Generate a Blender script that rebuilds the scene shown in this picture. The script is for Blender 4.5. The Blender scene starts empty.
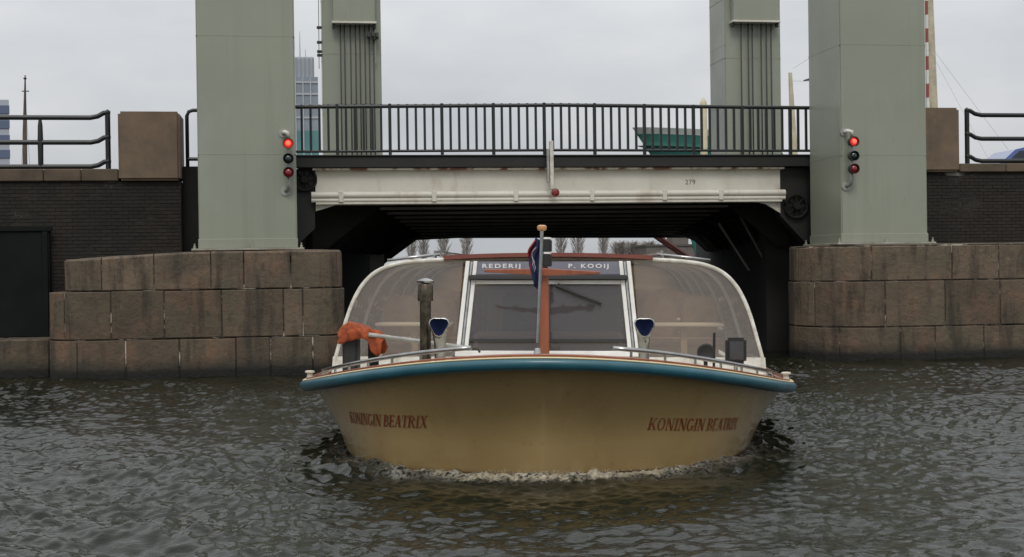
import bpy, bmesh, math, random
import numpy as np
from mathutils import Vector, Matrix, noise

random.seed(7)
R = math.radians
scene = bpy.context.scene
COL = scene.collection

# ------------------------------------------------------------------ camera
TH = R(8.8)                                   # the view is turned 8.8 degrees off the bridge's normal
cam_d = bpy.data.cameras.new('camera')
cam = bpy.data.objects.new('camera', cam_d)
COL.objects.link(cam)
cam_d.sensor_width = 36.0
cam_d.lens = 1370.0 / 1024.0 * 36.0
cam_d.clip_end = 4000
cam.location = (0, 0, 2.04)
cam.matrix_world = (Matrix.Translation((0, 0, 2.04)) @ Matrix.Rotation(-TH, 4, 'Z')
                    @ Matrix.Rotation(math.pi / 2 - math.atan(10.5 / 1370), 4, 'X') @ Matrix.Rotation(R(-0.8), 4, 'Z'))
scene.camera = cam
scene.render.resolution_x, scene.render.resolution_y = 1024, 557

# ------------------------------------------------------------------ sky
SUN_EL, SUN_AZ = R(50), R(188)                # azimuth measured clockwise from +Y
world = bpy.data.worlds.new('World')
scene.world = world
world.use_nodes = True
nt = world.node_tree
nt.nodes.clear()
def N(tree, typ, **kw):
    n = tree.nodes.new(typ)
    for k, v in kw.items():
        setattr(n, k, v)
    return n
def L(tree, a, b):
    tree.links.new(a, b)
out = N(nt, 'ShaderNodeOutputWorld')
bg = N(nt, 'ShaderNodeBackground')
bg.inputs['Strength'].default_value = 0.1
sky = N(nt, 'ShaderNodeTexSky', sky_type='NISHITA', sun_disc=False, sun_elevation=SUN_EL, sun_rotation=SUN_AZ,
        air_density=1.5, dust_density=4.0)
tc = N(nt, 'ShaderNodeTexCoord')
mp = N(nt, 'ShaderNodeMapping')
mp.inputs['Scale'].default_value = (1.0, 1.0, 2.6)
ns = N(nt, 'ShaderNodeTexNoise')
ns.inputs['Scale'].default_value = 2.3
ns.inputs['Detail'].default_value = 6
ns.inputs['Roughness'].default_value = 0.55
L(nt, tc.outputs['Generated'], mp.inputs['Vector'])
L(nt, mp.outputs['Vector'], ns.inputs['Vector'])
rmp = N(nt, 'ShaderNodeValToRGB')
rmp.color_ramp.elements[0].position = 0.34
rmp.color_ramp.elements[0].color = (4.35, 4.55, 4.85, 1)
rmp.color_ramp.elements[1].position = 0.66
rmp.color_ramp.elements[1].color = (6.35, 6.45, 6.6, 1)
L(nt, ns.outputs['Fac'], rmp.inputs['Fac'])
# an overcast dome is brighter overhead than at the horizon
sep = N(nt, 'ShaderNodeSeparateXYZ')
L(nt, tc.outputs['Generated'], sep.inputs[0])
mr = N(nt, 'ShaderNodeMapRange')
mr.inputs['From Min'].default_value = 0.0
mr.inputs['From Max'].default_value = 1.0
mr.inputs['To Min'].default_value = 1.0
mr.inputs['To Max'].default_value = 2.6
L(nt, sep.outputs['Z'], mr.inputs['Value'])
vm = N(nt, 'ShaderNodeVectorMath', operation='SCALE')
L(nt, rmp.outputs['Color'], vm.inputs[0])
L(nt, mr.outputs['Result'], vm.inputs['Scale'])
mx = N(nt, 'ShaderNodeMix', data_type='RGBA')
mx.inputs['Factor'].default_value = 0.93
hs = N(nt, 'ShaderNodeHueSaturation')
hs.inputs['Saturation'].default_value = 0.35
L(nt, sky.outputs['Color'], hs.inputs['Color'])
L(nt, hs.outputs['Color'], mx.inputs['A'])
L(nt, vm.outputs['Vector'], mx.inputs['B'])
L(nt, mx.outputs['Result'], bg.inputs['Color'])
L(nt, bg.outputs['Background'], out.inputs['Surface'])

# ------------------------------------------------------------------ sun behind the cloud
sd = bpy.data.lights.new('sun', 'SUN')
sd.energy = 1.15
sd.angle = R(18)
sd.color = (1.0, 0.96, 0.9)
so = bpy.data.objects.new('sun', sd)
COL.objects.link(so)
sdir = Vector((math.sin(SUN_AZ) * math.cos(SUN_EL), math.cos(SUN_AZ) * math.cos(SUN_EL), math.sin(SUN_EL)))
so.rotation_euler = (-sdir).to_track_quat('-Z', 'Y').to_euler()
so.location = (0, 0, 60)
# ------------------------------------------------------------------ exposure
scene.view_settings.view_transform = 'Standard'
scene.view_settings.look = 'None'
scene.view_settings.exposure = 0.0
scene.view_settings.gamma = 1.0
scene.view_settings.use_curve_mapping = False

# ================================================================== helpers
def srgb(r, g, b):
    f = lambda c: (c / 255 / 12.92) if c / 255 <= 0.04045 else ((c / 255 + 0.055) / 1.055) ** 2.4
    return (f(r), f(g), f(b))

def mat(name, c1, c2=None, rough=0.6, metal=0.0, scale=2.0, stretch=(1, 1, 1), detail=6, lo=0.35, hi=0.65,
        bump=0.0, bscale=None, coat=0.0, island=0.0, objrand=0.0, stains=(), spec=0.5, rvar=0.0, emit=None, transmission=0.0):
    """Principled material: two colours mixed by noise in world position, optional stains (colour, scale, stretch, lo, hi, amount, zrange)."""
    m = bpy.data.materials.new(name)
    m.use_nodes = True
    t = m.node_tree
    b = t.nodes['Principled BSDF']
    b.inputs['Roughness'].default_value = rough
    b.inputs['Metallic'].default_value = metal
    b.inputs['Specular IOR Level'].default_value = spec
    b.inputs['Coat Weight'].default_value = coat
    b.inputs['Coat Roughness'].default_value = 0.12
    b.inputs['Transmission Weight'].default_value = transmission
    geo = N(t, 'ShaderNodeNewGeometry')
    def nz(sc, st, det, seed=0.0):
        mpn = N(t, 'ShaderNodeMapping')
        mpn.inputs['Scale'].default_value = st
        mpn.inputs['Location'].default_value = (seed, seed * 1.7, -seed)
        n = N(t, 'ShaderNodeTexNoise')
        n.inputs['Scale'].default_value = sc
        n.inputs['Detail'].default_value = det
        n.inputs['Roughness'].default_value = 0.6
        L(t, geo.outputs['Position'], mpn.inputs['Vector'])
        L(t, mpn.outputs['Vector'], n.inputs['Vector'])
        return n
    def ramp(src, lo_, hi_):
        r = N(t, 'ShaderNodeMapRange')
        r.inputs['From Min'].default_value = lo_
        r.inputs['From Max'].default_value = hi_
        L(t, src, r.inputs['Value'])
        return r.outputs['Result']
    def mixc(fac, a, bcol):
        x = N(t, 'ShaderNodeMix', data_type='RGBA')
        if isinstance(fac, float):
            x.inputs['Factor'].default_value = fac
        else:
            L(t, fac, x.inputs['Factor'])
        for nm, v in (('A', a), ('B', bcol)):
            if isinstance(v, tuple):
                x.inputs[nm].default_value = (*v, 1)
            else:
                L(t, v, x.inputs[nm])
        return x.outputs['Result']
    cur = c1
    if c2 is not None:
        n = nz(scale, stretch, detail, 3.1)
        cur = mixc(ramp(n.outputs['Fac'], lo, hi), c1, c2)
    if island or objrand:
        if island:
            src, amt = geo.outputs['Random Per Island'], island
        else:
            oi = N(t, 'ShaderNodeObjectInfo')
            src, amt = oi.outputs['Random'], objrand
        r = N(t, 'ShaderNodeMapRange')
        r.inputs['To Min'].default_value = 1 - amt
        r.inputs['To Max'].default_value = 1 + amt
        L(t, src, r.inputs['Value'])
        v = N(t, 'ShaderNodeVectorMath', operation='SCALE')
        if isinstance(cur, tuple):
            v.inputs[0].default_value = cur
        else:
            L(t, cur, v.inputs[0])
        L(t, r.outputs['Result'], v.inputs['Scale'])
        cur = v.outputs['Vector']
    for i, s in enumerate(stains):
        col, sc, st, lo_, hi_, amt = s[:6]
        f = ramp(nz(sc, st, 5, 11.3 + 7 * i).outputs['Fac'], lo_, hi_)
        mu = N(t, 'ShaderNodeMath', operation='MULTIPLY')
        L(t, f, mu.inputs[0])
        mu.inputs[1].default_value = amt
        f = mu.outputs[0]
        if len(s) > 6:                       # a water line stain: full below z0, gone above z1
            z0, z1 = s[6]
            sp = N(t, 'ShaderNodeSeparateXYZ')
            L(t, geo.outputs['Position'], sp.inputs[0])
            zr = N(t, 'ShaderNodeMapRange')
            zr.inputs['From Min'].default_value = z1
            zr.inputs['From Max'].default_value = z0
            L(t, sp.outputs['Z'], zr.inputs['Value'])
            m2 = N(t, 'ShaderNodeMath', operation='MULTIPLY')
            L(t, f, m2.inputs[0])
            L(t, zr.outputs['Result'], m2.inputs[1])
            f = m2.outputs[0]
        cur = mixc(f, cur, col)
    if isinstance(cur, tuple):
        b.inputs['Base Color'].default_value = (*cur, 1)
    else:
        L(t, cur, b.inputs['Base Color'])
    if rvar:
        n = nz(scale * 2.3, stretch, 5, 23.0)
        r = N(t, 'ShaderNodeMapRange')
        r.inputs['From Min'].default_value = 0.3
        r.inputs['From Max'].default_value = 0.7
        r.inputs['To Min'].default_value = max(0.02, rough - rvar)
        r.inputs['To Max'].default_value = min(1, rough + rvar)
        L(t, n.outputs['Fac'], r.inputs['Value'])
        L(t, r.outputs['Result'], b.inputs['Roughness'])
    if bump:
        n = nz(bscale or scale * 8, (1, 1, 1), 6, 41.0)
        bp = N(t, 'ShaderNodeBump')
        bp.inputs['Strength'].default_value = 1.0
        bp.inputs['Distance'].default_value = bump
        L(t, n.outputs['Fac'], bp.inputs['Height'])
        L(t, bp.outputs['Normal'], b.inputs['Normal'])
    if emit:
        b.inputs['Emission Color'].default_value = (*emit[0], 1)
        b.inputs['Emission Strength'].default_value = emit[1]
    return m

class MB:
    """collects shapes into one mesh"""
    def __init__(s):
        s.v = []
        s.f = []
    def add(s, vs, fs):
        o = len(s.v)
        s.v += [tuple(p) for p in vs]
        s.f += [tuple(i + o for i in f) for f in fs]
        return s
    def box(s, x0, x1, y0, y1, z0, z1):
        return s.add([(x0, y0, z0), (x1, y0, z0), (x1, y1, z0), (x0, y1, z0), (x0, y0, z1), (x1, y0, z1), (x1, y1, z1), (x0, y1, z1)],
                     [(0, 3, 2, 1), (4, 5, 6, 7), (0, 1, 5, 4), (1, 2, 6, 5), (2, 3, 7, 6), (3, 0, 4, 7)])
    def prism(s, poly, axis, a, b):
        """poly: 2-D outline (x,z), (y,z) or (x,y), extruded along axis 'y', 'x' or 'z' from a to b"""
        def p(q, w):
            return {'y': (q[0], w, q[1]), 'x': (w, q[0], q[1]), 'z': (q[0], q[1], w)}[axis]
        n = len(poly)
        vs = [p(q, a) for q in poly] + [p(q, b) for q in poly]
        return s.add(vs, [tuple(range(n)), tuple(range(2 * n - 1, n - 1, -1))] + [(i, i + n, (i + 1) % n + n, (i + 1) % n) for i in range(n)])
    def tube(s, pts, r, n=8, closed=False, cap=True):
        pts = [Vector(p) for p in pts]
        rr = r if isinstance(r, (list, tuple)) else [r] * len(pts)
        m = len(pts)
        vs = []
        up = Vector((0.03, 0.05, 1)).normalized()
        for i, p in enumerate(pts):
            a = pts[i - 1] if i else (pts[-1] if closed else p)
            b = pts[i + 1] if i < m - 1 else (pts[0] if closed else p)
            d = (b - a).normalized()
            u = d.cross(up)
            if u.length < 0.05:
                u = d.cross(Vector((1, 0.1, 0)))
            u.normalize()
            w = u.cross(d).normalized()
            for k in range(n):
                t = 2 * math.pi * k / n
                vs.append(p + (u * math.cos(t) + w * math.sin(t)) * rr[i])
        fs = []
        for i in range(m - (0 if closed else 1)):
            j = (i + 1) % m
            for k in range(n):
                fs.append((i * n + k, i * n + (k + 1) % n, j * n + (k + 1) % n, j * n + k))
        if cap and not closed:
            fs.append(tuple(range(n - 1, -1, -1)))
            fs.append(tuple((m - 1) * n + k for k in range(n)))
        return s.add(vs, fs)
    def lathe(s, prof, c, n=16, axis='z'):
        vs, fs = [], []
        for (r, h) in prof:
            for k in range(n):
                t = 2 * math.pi * k / n
                q = (r * math.cos(t), r * math.sin(t), h)
                if axis == 'y':
                    q = (q[0], -h, q[1])
                vs.append((c[0] + q[0], c[1] + q[1], c[2] + q[2]))
        m = len(prof)
        for i in range(m - 1):
            for k in range(n):
                fs.append((i * n + k, i * n + (k + 1) % n, (i + 1) * n + (k + 1) % n, (i + 1) * n + k))
        fs.append(tuple(range(n - 1, -1, -1)))
        fs.append(tuple((m - 1) * n + k for k in range(n)))
        return s.add(vs, fs)
    def build(s, name, material, parent=None, smooth=False, bevel=0.0, off=None, seg=1):
        me = bpy.data.meshes.new(name)
        o = Vector(off) if off is not None else (Vector(parent.get('base', (0, 0, 0))) if parent is not None else Vector((0, 0, 0)))
        me.from_pydata([(p[0] - o.x, p[1] - o.y, p[2] - o.z) for p in s.v], [], s.f)
        bm = bmesh.new()
        bm.from_mesh(me)
        if bevel:
            bmesh.ops.bevel(bm, geom=[e for e in bm.edges if len(e.link_faces) == 2 and e.calc_face_angle(0) > 0.5],
                            offset=bevel, segments=seg, affect='EDGES', clamp_overlap=True)
        bmesh.ops.recalc_face_normals(bm, faces=bm.faces)
        bm.to_mesh(me)
        bm.free()
        if smooth:
            for p in me.polygons:
                p.use_smooth = True
            if smooth is not True:
                me.set_sharp_from_angle(angle=R(smooth))
        me.materials.append(material)
        ob = bpy.data.objects.new(name, me)
        COL.objects.link(ob)
        if parent is not None:
            ob.parent = parent
        return ob

def thing(name, label, cat, loc=(0, 0, 0), group=None):
    o = bpy.data.objects.new(name, None)
    COL.objects.link(o)
    o.location = loc
    o.empty_display_size = 0.2
    o['label'] = label
    o['category'] = cat
    o['base'] = loc
    if group:
        o['group'] = group
    return o

def tag(o, label, cat, group=None):
    o['label'] = label
    o['category'] = cat
    if group:
        o['group'] = group
    return o

def structure(o):
    o['kind'] = 'structure'
    return o

def sub(o, base):
    """remember the thing's base on a part, so that its sub-parts can be built in the same coordinates"""
    o['base'] = base
    return o

def text_mesh(s, size=1.0, shear=0.0, extrude=0.0, spacing=1.0, bold=0.0):
    cu = bpy.data.curves.new('lettering', 'FONT')
    cu.body = s
    cu.size = size
    cu.shear = shear
    cu.extrude = extrude
    cu.space_character = spacing
    cu.offset = bold
    cu.resolution_u = 3
    ob = bpy.data.objects.new('lettering', cu)
    COL.objects.link(ob)
    dg = bpy.context.evaluated_depsgraph_get()
    dg.update()
    me = ob.evaluated_get(dg).to_mesh()
    vs = [tuple(v.co) for v in me.vertices]
    fs = [tuple(p.vertices) for p in me.polygons]
    bpy.data.objects.remove(ob)
    bpy.data.curves.remove(cu)
    return vs, fs

# ================================================================== materials
M = {}
M['tower'] = mat('tower_paint', srgb(140, 143, 128), srgb(132, 136, 121), rough=0.36, scale=0.35, bump=0.0015, bscale=3, rvar=0.08,
                 stains=[(srgb(112, 114, 100), 1.3, (3, 3, 0.12), 0.52, 0.78, 0.4), (srgb(120, 104, 80), 5, (1, 1, 0.25), 0.66, 0.78, 0.5), (srgb(172, 174, 164), 0.5, (1, 1, 0.5), 0.55, 0.7, 0.25)])
M['tower_base'] = mat('tower_base_plate', srgb(150, 150, 138), srgb(120, 112, 98), rough=0.6, scale=3)
M['cream'] = mat('girder_paint', srgb(204, 201, 189), srgb(190, 186, 172), rough=0.5, scale=1.2, bump=0.001, bscale=20,
                 stains=[(srgb(128, 88, 52), 1.1, (1, 1, 0.4), 0.58, 0.70, 0.5), (srgb(110, 100, 86), 3.0, (1.5, 1, 0.35), 0.6, 0.8, 0.35)])
M['flange_rust'] = mat('chipped_flange_paint', srgb(200, 194, 178), srgb(112, 74, 48), rough=0.7, scale=3.2, lo=0.48, hi=0.56)
M['black'] = mat('black_steel', srgb(25, 24, 21), srgb(17, 17, 15), rough=0.55, scale=2, stains=[(srgb(80, 56, 40), 5, (1, 1, 1), 0.66, 0.8, 0.4)])
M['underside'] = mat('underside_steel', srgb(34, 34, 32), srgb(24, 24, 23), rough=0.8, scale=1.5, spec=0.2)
M['rail_black'] = mat('railing_paint', srgb(25, 30, 28), srgb(18, 22, 21), rough=0.45, scale=4)
M['stone'] = mat('granite_block', srgb(99, 85, 68), srgb(76, 67, 55), rough=0.85, scale=1.3, lo=0.3, hi=0.7, bump=0.028, bscale=9, objrand=0.2,
                 stains=[(srgb(134, 94, 70), 1.3, (1, 1, 0.8), 0.52, 0.7, 0.38), (srgb(76, 77, 60), 1.0, (1.2, 1.2, 0.7), 0.5, 0.7, 0.5),
                         (srgb(42, 38, 31), 1.9, (2.2, 2.2, 0.35), 0.5, 0.66, 0.7), (srgb(40, 37, 31), 6, (1, 1, 0.6), 0.58, 0.72, 0.55),
                         (srgb(150, 140, 124), 5, (1, 1, 0.7), 0.68, 0.76, 0.3),
                         (srgb(34, 33, 27), 2.2, (1, 1, 0.6), 0.2, 0.42, 0.97, (0.12, 0.4)), (srgb(20, 20, 17), 1.0, (1, 1, 1), 0.0, 0.1, 1.0, (0.1, 0.2))])
M['mortar'] = mat('lime_mortar', srgb(50, 45, 39), srgb(178, 170, 156), rough=0.95, scale=2.2, lo=0.53, hi=0.62,
                  stains=[(srgb(24, 24, 20), 2.0, (1, 1, 1), 0.0, 0.1, 1.0, (0.2, 0.4))])
M['pier_top'] = mat('pier_top_stone', srgb(120, 112, 100), srgb(92, 86, 76), rough=0.9, scale=2, bump=0.004)
M['brick'] = mat('dark_brick', srgb(41, 34, 27), srgb(29, 25, 21), rough=0.9, scale=0.9, island=0.25, bump=0.002, bscale=60,
                 stains=[(srgb(27, 25, 23), 0.8, (1, 1, 0.6), 0.42, 0.66, 0.7), (srgb(36, 35, 30), 1.5, (1, 1, 1), 0.0, 0.3, 0.9, (0.6, 1.7))])
M['brick_mortar'] = mat('brick_mortar', srgb(34, 30, 26), srgb(26, 24, 22), rough=0.95, scale=1.2, lo=0.5, hi=0.6,
                        stains=[(srgb(148, 144, 136), 1.3, (0.7, 1, 1.6), 0.6, 0.68, 0.7)])
M['coping'] = mat('coping_stone', srgb(96, 82, 66), srgb(70, 61, 51), rough=0.9, scale=1.5, bump=0.005, objrand=0.12)
M['pillar'] = mat('pillar_granite', srgb(116, 98, 80), srgb(98, 84, 69), rough=0.85, scale=2.2, bump=0.004, bscale=50,
                  stains=[(srgb(70, 62, 54), 1.2, (2, 2, 0.4), 0.58, 0.78, 0.5)])
M['panel_steel'] = mat('dark_panel', srgb(24, 28, 27), srgb(19, 22, 22), spec=0.15, rough=0.85, scale=1.5, stains=[(srgb(64, 52, 42), 3, (2, 2, 0.3), 0.64, 0.8, 0.4)])
M['flange'] = mat('lightened_flange_steel', srgb(104, 102, 96), srgb(80, 78, 74), rough=0.7, scale=1.5)  # paler than the webs: sky light on the flange lines put into the colour
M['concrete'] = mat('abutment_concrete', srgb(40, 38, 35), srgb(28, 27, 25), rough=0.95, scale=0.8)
M['asphalt'] = mat('asphalt', srgb(66, 66, 68), srgb(54, 54, 55), rough=0.9, scale=6, bump=0.003)
M['steel'] = mat('stainless_steel', (0.42, 0.42, 0.41), (0.30, 0.30, 0.29), rough=0.22, metal=1.0, scale=8)
M['galv'] = mat('galvanised_steel', srgb(168, 168, 162), srgb(140, 140, 135), rough=0.5, metal=0.4, scale=10)
M['white'] = mat('white_paint', srgb(226, 225, 220), srgb(208, 206, 200), rough=0.35, scale=4)
M['white_old'] = mat('aged_white_paint', srgb(212, 210, 200), srgb(178, 172, 158), rough=0.5, scale=9)
M['cable'] = mat('steel_cable', srgb(58, 58, 52), srgb(44, 44, 40), rough=0.6, scale=8)
M['dark_text'] = mat('dark_lettering', srgb(60, 60, 58), rough=0.6)
M['lamp_red'] = mat('lit_red_lens', (0.6, 0.01, 0.01), rough=0.2, emit=((1.0, 0.05, 0.035), 0.5))
M['lamp_core'] = mat('lit_red_bulb', (0.8, 0.1, 0.05), rough=0.2, emit=((1.0, 0.16, 0.1), 0.9))
M['lens_red'] = mat('dim_red_lens', srgb(96, 14, 18), rough=0.25, coat=0.5, emit=((1.0, 0.03, 0.03), 0.03))  # lens given a faint red glow of its own
M['lens_green'] = mat('unlit_green_lens', srgb(14, 34, 30), rough=0.15, coat=0.5)
# boat
M['hull'] = mat('cream_hull_paint', srgb(160, 136, 92), srgb(150, 127, 84), rough=0.3, scale=0.9, coat=0.6, bump=0.004, bscale=1.6, rvar=0.08,
                stains=[(srgb(138, 110, 68), 2.5, (1.3, 1.3, 0.2), 0.5, 0.75, 0.4), (srgb(104, 76, 46), 14, (1, 1, 0.5), 0.64, 0.72, 0.5),
                        (srgb(112, 92, 54), 4, (1, 1, 1), 0.1, 0.5, 0.6, (0.06, 0.32)), (srgb(64, 24, 18), 1, (1, 1, 1), 0.0, 0.1, 1.0, (0.03, 0.05))])
M['rub'] = mat('turquoise_rubbing_strake', srgb(42, 94, 106), srgb(32, 80, 92), rough=0.38, scale=2.5, coat=0.2,
               stains=[(srgb(96, 84, 66), 7, (1, 1, 1), 0.66, 0.74, 0.6)])
M['cream_strip'] = mat('cream_trim', srgb(206, 190, 150), rough=0.4)
M['wood'] = mat('varnished_wood', srgb(142, 78, 48), srgb(120, 62, 38), rough=0.28, scale=9, stretch=(1, 1, 0.15), coat=0.5)
M['wood_light'] = mat('light_wood_knob', srgb(206, 152, 98), srgb(186, 130, 80), rough=0.3, scale=20, coat=0.5)
M['deck'] = mat('cream_deck', srgb(196, 190, 174), srgb(180, 172, 154), rough=0.6, scale=3)
M['roof'] = mat('red_brown_roof', srgb(122, 66, 54), srgb(106, 58, 49), rough=0.5, scale=4)
M['header'] = mat('slate_header_board', srgb(104, 104, 116), srgb(95, 95, 106), rough=0.35, scale=4)
M['text_white'] = mat('white_lettering', srgb(196, 194, 192), rough=0.5)
M['text_red'] = mat('red_lettering', srgb(118, 46, 30), srgb(140, 96, 60), rough=0.5, scale=5, lo=0.5, hi=0.75)
M['rubber'] = mat('black_rubber', srgb(28, 28, 28), rough=0.6)
M['brass'] = mat('tarnished_brass', srgb(96, 88, 74), srgb(58, 53, 46), rough=0.3, metal=0.9, scale=10, rvar=0.1)
M['navy'] = mat('dark_blue_enamel', srgb(14, 24, 52), rough=0.8, spec=0.1)
M['orange'] = mat('orange_cloth', srgb(156, 72, 30), srgb(116, 48, 22), rough=0.85, scale=14, bump=0.006, bscale=40)
M['flag_red'] = mat('red_bunting', srgb(140, 34, 36), srgb(110, 26, 30), rough=0.9, scale=20)
M['flag_white'] = mat('white_bunting', srgb(196, 192, 190), rough=0.9)
M['flag_blue'] = mat('blue_bunting', srgb(34, 44, 84), srgb(24, 32, 64), rough=0.9, scale=20)
M['seat'] = mat('tan_upholstery', srgb(164, 136, 102), srgb(146, 118, 86), rough=0.8, scale=6)
M['seat_wood'] = mat('cabin_panelling', srgb(172, 146, 112), srgb(154, 128, 94), rough=0.5, scale=7, stretch=(0.2, 1, 1))
M['cabin_floor'] = mat('cabin_floor', srgb(92, 76, 62), rough=0.7)
M['tablecloth'] = mat('cream_table', srgb(206, 190, 164), rough=0.6)

def glass_mat(name, tint, diff, dfac, rough=0.03):
    m = bpy.data.materials.new(name)
    m.use_nodes = True
    t = m.node_tree
    t.nodes.clear()
    o = N(t, 'ShaderNodeOutputMaterial')
    tr = N(t, 'ShaderNodeBsdfTransparent')
    tr.inputs['Color'].default_value = (*tint, 1)
    df = N(t, 'ShaderNodeBsdfDiffuse')
    df.inputs['Color'].default_value = (*diff, 1)
    gl = N(t, 'ShaderNodeBsdfGlossy')
    gl.inputs['Roughness'].default_value = rough
    fr = N(t, 'ShaderNodeFresnel')
    fr.inputs['IOR'].default_value = 1.52
    geo = N(t, 'ShaderNodeNewGeometry')
    nz = N(t, 'ShaderNodeTexNoise')
    nz.inputs['Scale'].default_value = 1.7
    nz.inputs['Detail'].default_value = 3
    L(t, geo.outputs['Position'], nz.inputs['Vector'])
    bp = N(t, 'ShaderNodeBump')
    bp.inputs['Distance'].default_value = 0.012
    L(t, nz.outputs['Fac'], bp.inputs['Height'])
    L(t, bp.outputs['Normal'], gl.inputs['Normal'])
    L(t, bp.outputs['Normal'], fr.inputs['Normal'])
    a = N(t, 'ShaderNodeMixShader')
    a.inputs['Fac'].default_value = dfac
    L(t, tr.outputs[0], a.inputs[1])
    L(t, df.outputs[0], a.inputs[2])
    b = N(t, 'ShaderNodeMixShader')
    L(t, fr.outputs[0], b.inputs['Fac'])
    L(t, a.outputs[0], b.inputs[1])
    L(t, gl.outputs[0], b.inputs[2])
    L(t, b.outputs[0], o.inputs['Surface'])
    return m
M['plexi'] = glass_mat('tinted_acrylic', (0.86, 0.83, 0.79), (0.5, 0.45, 0.41), 0.19)
M['glass'] = glass_mat('windscreen_glass', (0.62, 0.6, 0.6), (0.36, 0.35, 0.36), 0.13)
# far things
M['bark'] = mat('winter_bark', srgb(146, 140, 134), srgb(128, 122, 116), rough=0.9, scale=2)
M['twig'] = mat('bare_twigs', srgb(158, 152, 146), srgb(140, 134, 128), rough=0.9, scale=0.6)
M['teal'] = mat('teal_ship_paint', srgb(60, 124, 114), srgb(48, 106, 100), rough=0.45, scale=0.5, stains=[(srgb(90, 70, 56), 1.2, (1, 1, 0.3), 0.64, 0.78, 0.5)])
M['ship_white'] = mat('ship_bulwark_paint', srgb(188, 194, 188), srgb(170, 176, 170), rough=0.5, scale=1)
M['mast'] = mat('buff_mast_paint', srgb(190, 182, 158), srgb(164, 156, 134), rough=0.5, scale=2)
M['pile'] = mat('pale_mooring_pole', srgb(206, 196, 166), srgb(184, 172, 140), rough=0.7, scale=1.5)
M['mast_dark'] = mat('weathered_spar', srgb(92, 76, 66), srgb(70, 62, 58), rough=0.8, scale=1)
M['rope'] = mat('rigging_rope', srgb(136, 132, 126), rough=0.9)
M['glass_tower'] = mat('tower_glazing', srgb(134, 144, 154), srgb(122, 131, 141), rough=0.25, scale=0.1)
M['glass_teal'] = mat('teal_glazing', srgb(86, 132, 132), srgb(74, 116, 118), rough=0.25, scale=0.1)
M['mullion'] = mat('grey_mullion', srgb(164, 168, 172), rough=0.6)
M['blue_band'] = mat('blue_glazing', srgb(86, 98, 122), rough=0.3)
M['pale_band'] = mat('pale_cladding', srgb(160, 164, 172), rough=0.6)
M['brick_far'] = mat('far_brickwork', srgb(104, 98, 92), srgb(90, 84, 80), rough=0.9, scale=0.3)
M['far_window'] = mat('far_window', srgb(60, 64, 68), rough=0.3)
M['quay'] = mat('quay_stone', srgb(92, 88, 80), srgb(76, 72, 66), rough=0.9, scale=0.5)
M['crane'] = mat('oxide_red_steel', srgb(96, 52, 46), srgb(80, 44, 40), rough=0.6, scale=2)
M['car_blue'] = mat('blue_car_paint', srgb(36, 66, 128), rough=0.25, coat=1.0)
M['car_glass'] = mat('car_glass', srgb(24, 30, 38), rough=0.08)
M['barrier_red'] = mat('barrier_red', srgb(150, 72, 60), rough=0.5)
M['tyre'] = mat('tyre_rubber', srgb(24, 24, 24), rough=0.8)
M['rim'] = mat('wheel_rim', srgb(170, 170, 172), rough=0.3, metal=0.8)
M['grass'] = mat('bank_grass', srgb(84, 88, 60), srgb(98, 92, 70), rough=0.95, scale=0.4)

# ================================================================== boat shape functions (local: x right, y aft, z up; stem at y=0)
RL, RB, R0 = 4.02, 2.85, -0.22            # rail ellipse
WL, WB, W0 = 3.2, 2.35, 0.3  # water line ellipse, its stem set back
BOAT_LEN = 16.5
BOAT_ROT_Z = -(TH + R(2.3))
BOAT_LOC = (12.9 * math.sin(TH) + 0.255 * math.cos(TH), 12.9 * math.cos(TH) - 0.255 * math.sin(TH), 0.0)
def rail_z(y):
    return 0.70 + 0.51 * max(0.0, 1 - (y - R0) / (4.0 - R0)) ** 2
def rail_pt(t):
    """t: 0 stem .. 1 end of the curve .. 2 transom"""
    if t <= 1:
        a = t * math.pi / 2
        x, y = RB * math.sin(a), R0 + RL * (1 - math.cos(a))
    else:
        y = R0 + RL + (BOAT_LEN - R0 - RL) * (t - 1)
        k = max(0.0, (y - (BOAT_LEN - 4)) / 4)
        x = RB * (1 - 0.22 * k * k)
    return x, y, rail_z(y)
def water_pt(t):
    if t <= 1:
        a = t * math.pi / 2
        # the plates leave the stem at an angle and only then round into the sides
        x = WB * math.sin(a)
        v = 0.36 * (math.sqrt(x * x + 0.12 ** 2) - 0.12)
        e = WL * (1 - math.cos(a))
        k = min(1.0, max(0.0, (x - 0.9) / (WB - 0.9)))
        return x, W0 + v * (1 - k) + max(v, e) * k
    y = W0 + WL + (BOAT_LEN - W0 - WL) * (t - 1)
    k = max(0.0, (y - (BOAT_LEN - 4)) / 4)
    return WB * (1 - 0.22 * k * k), y
def hull_pt(t, z):
    """point on the port/starboard skin (x>=0) at height z"""
    x1, y1, zr = rail_pt(t)
    x0, y0 = water_pt(t)
    u = z / zr
    if u >= 0:
        # tumble: fuller low down, flaring out under the rail
        k = 0.3 + 0.62 * max(0.0, 1 - t)
        w = (1 - k) * u + k * u ** 2.6
        x = x0 + (x1 - x0) * w
        # a soft stem line: the plates meet in a blunt ridge that dies out under the rail
        ridge = 0.06 * math.exp(-x / 0.22) * (1 - u)
        return (x, y0 + (y1 - y0) * w - ridge, z)
    k = 1 + 0.55 * z
    return (x0 * k, y0 + (1 - k) * 2.0 * max(0.0, 1 - t), z)

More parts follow.
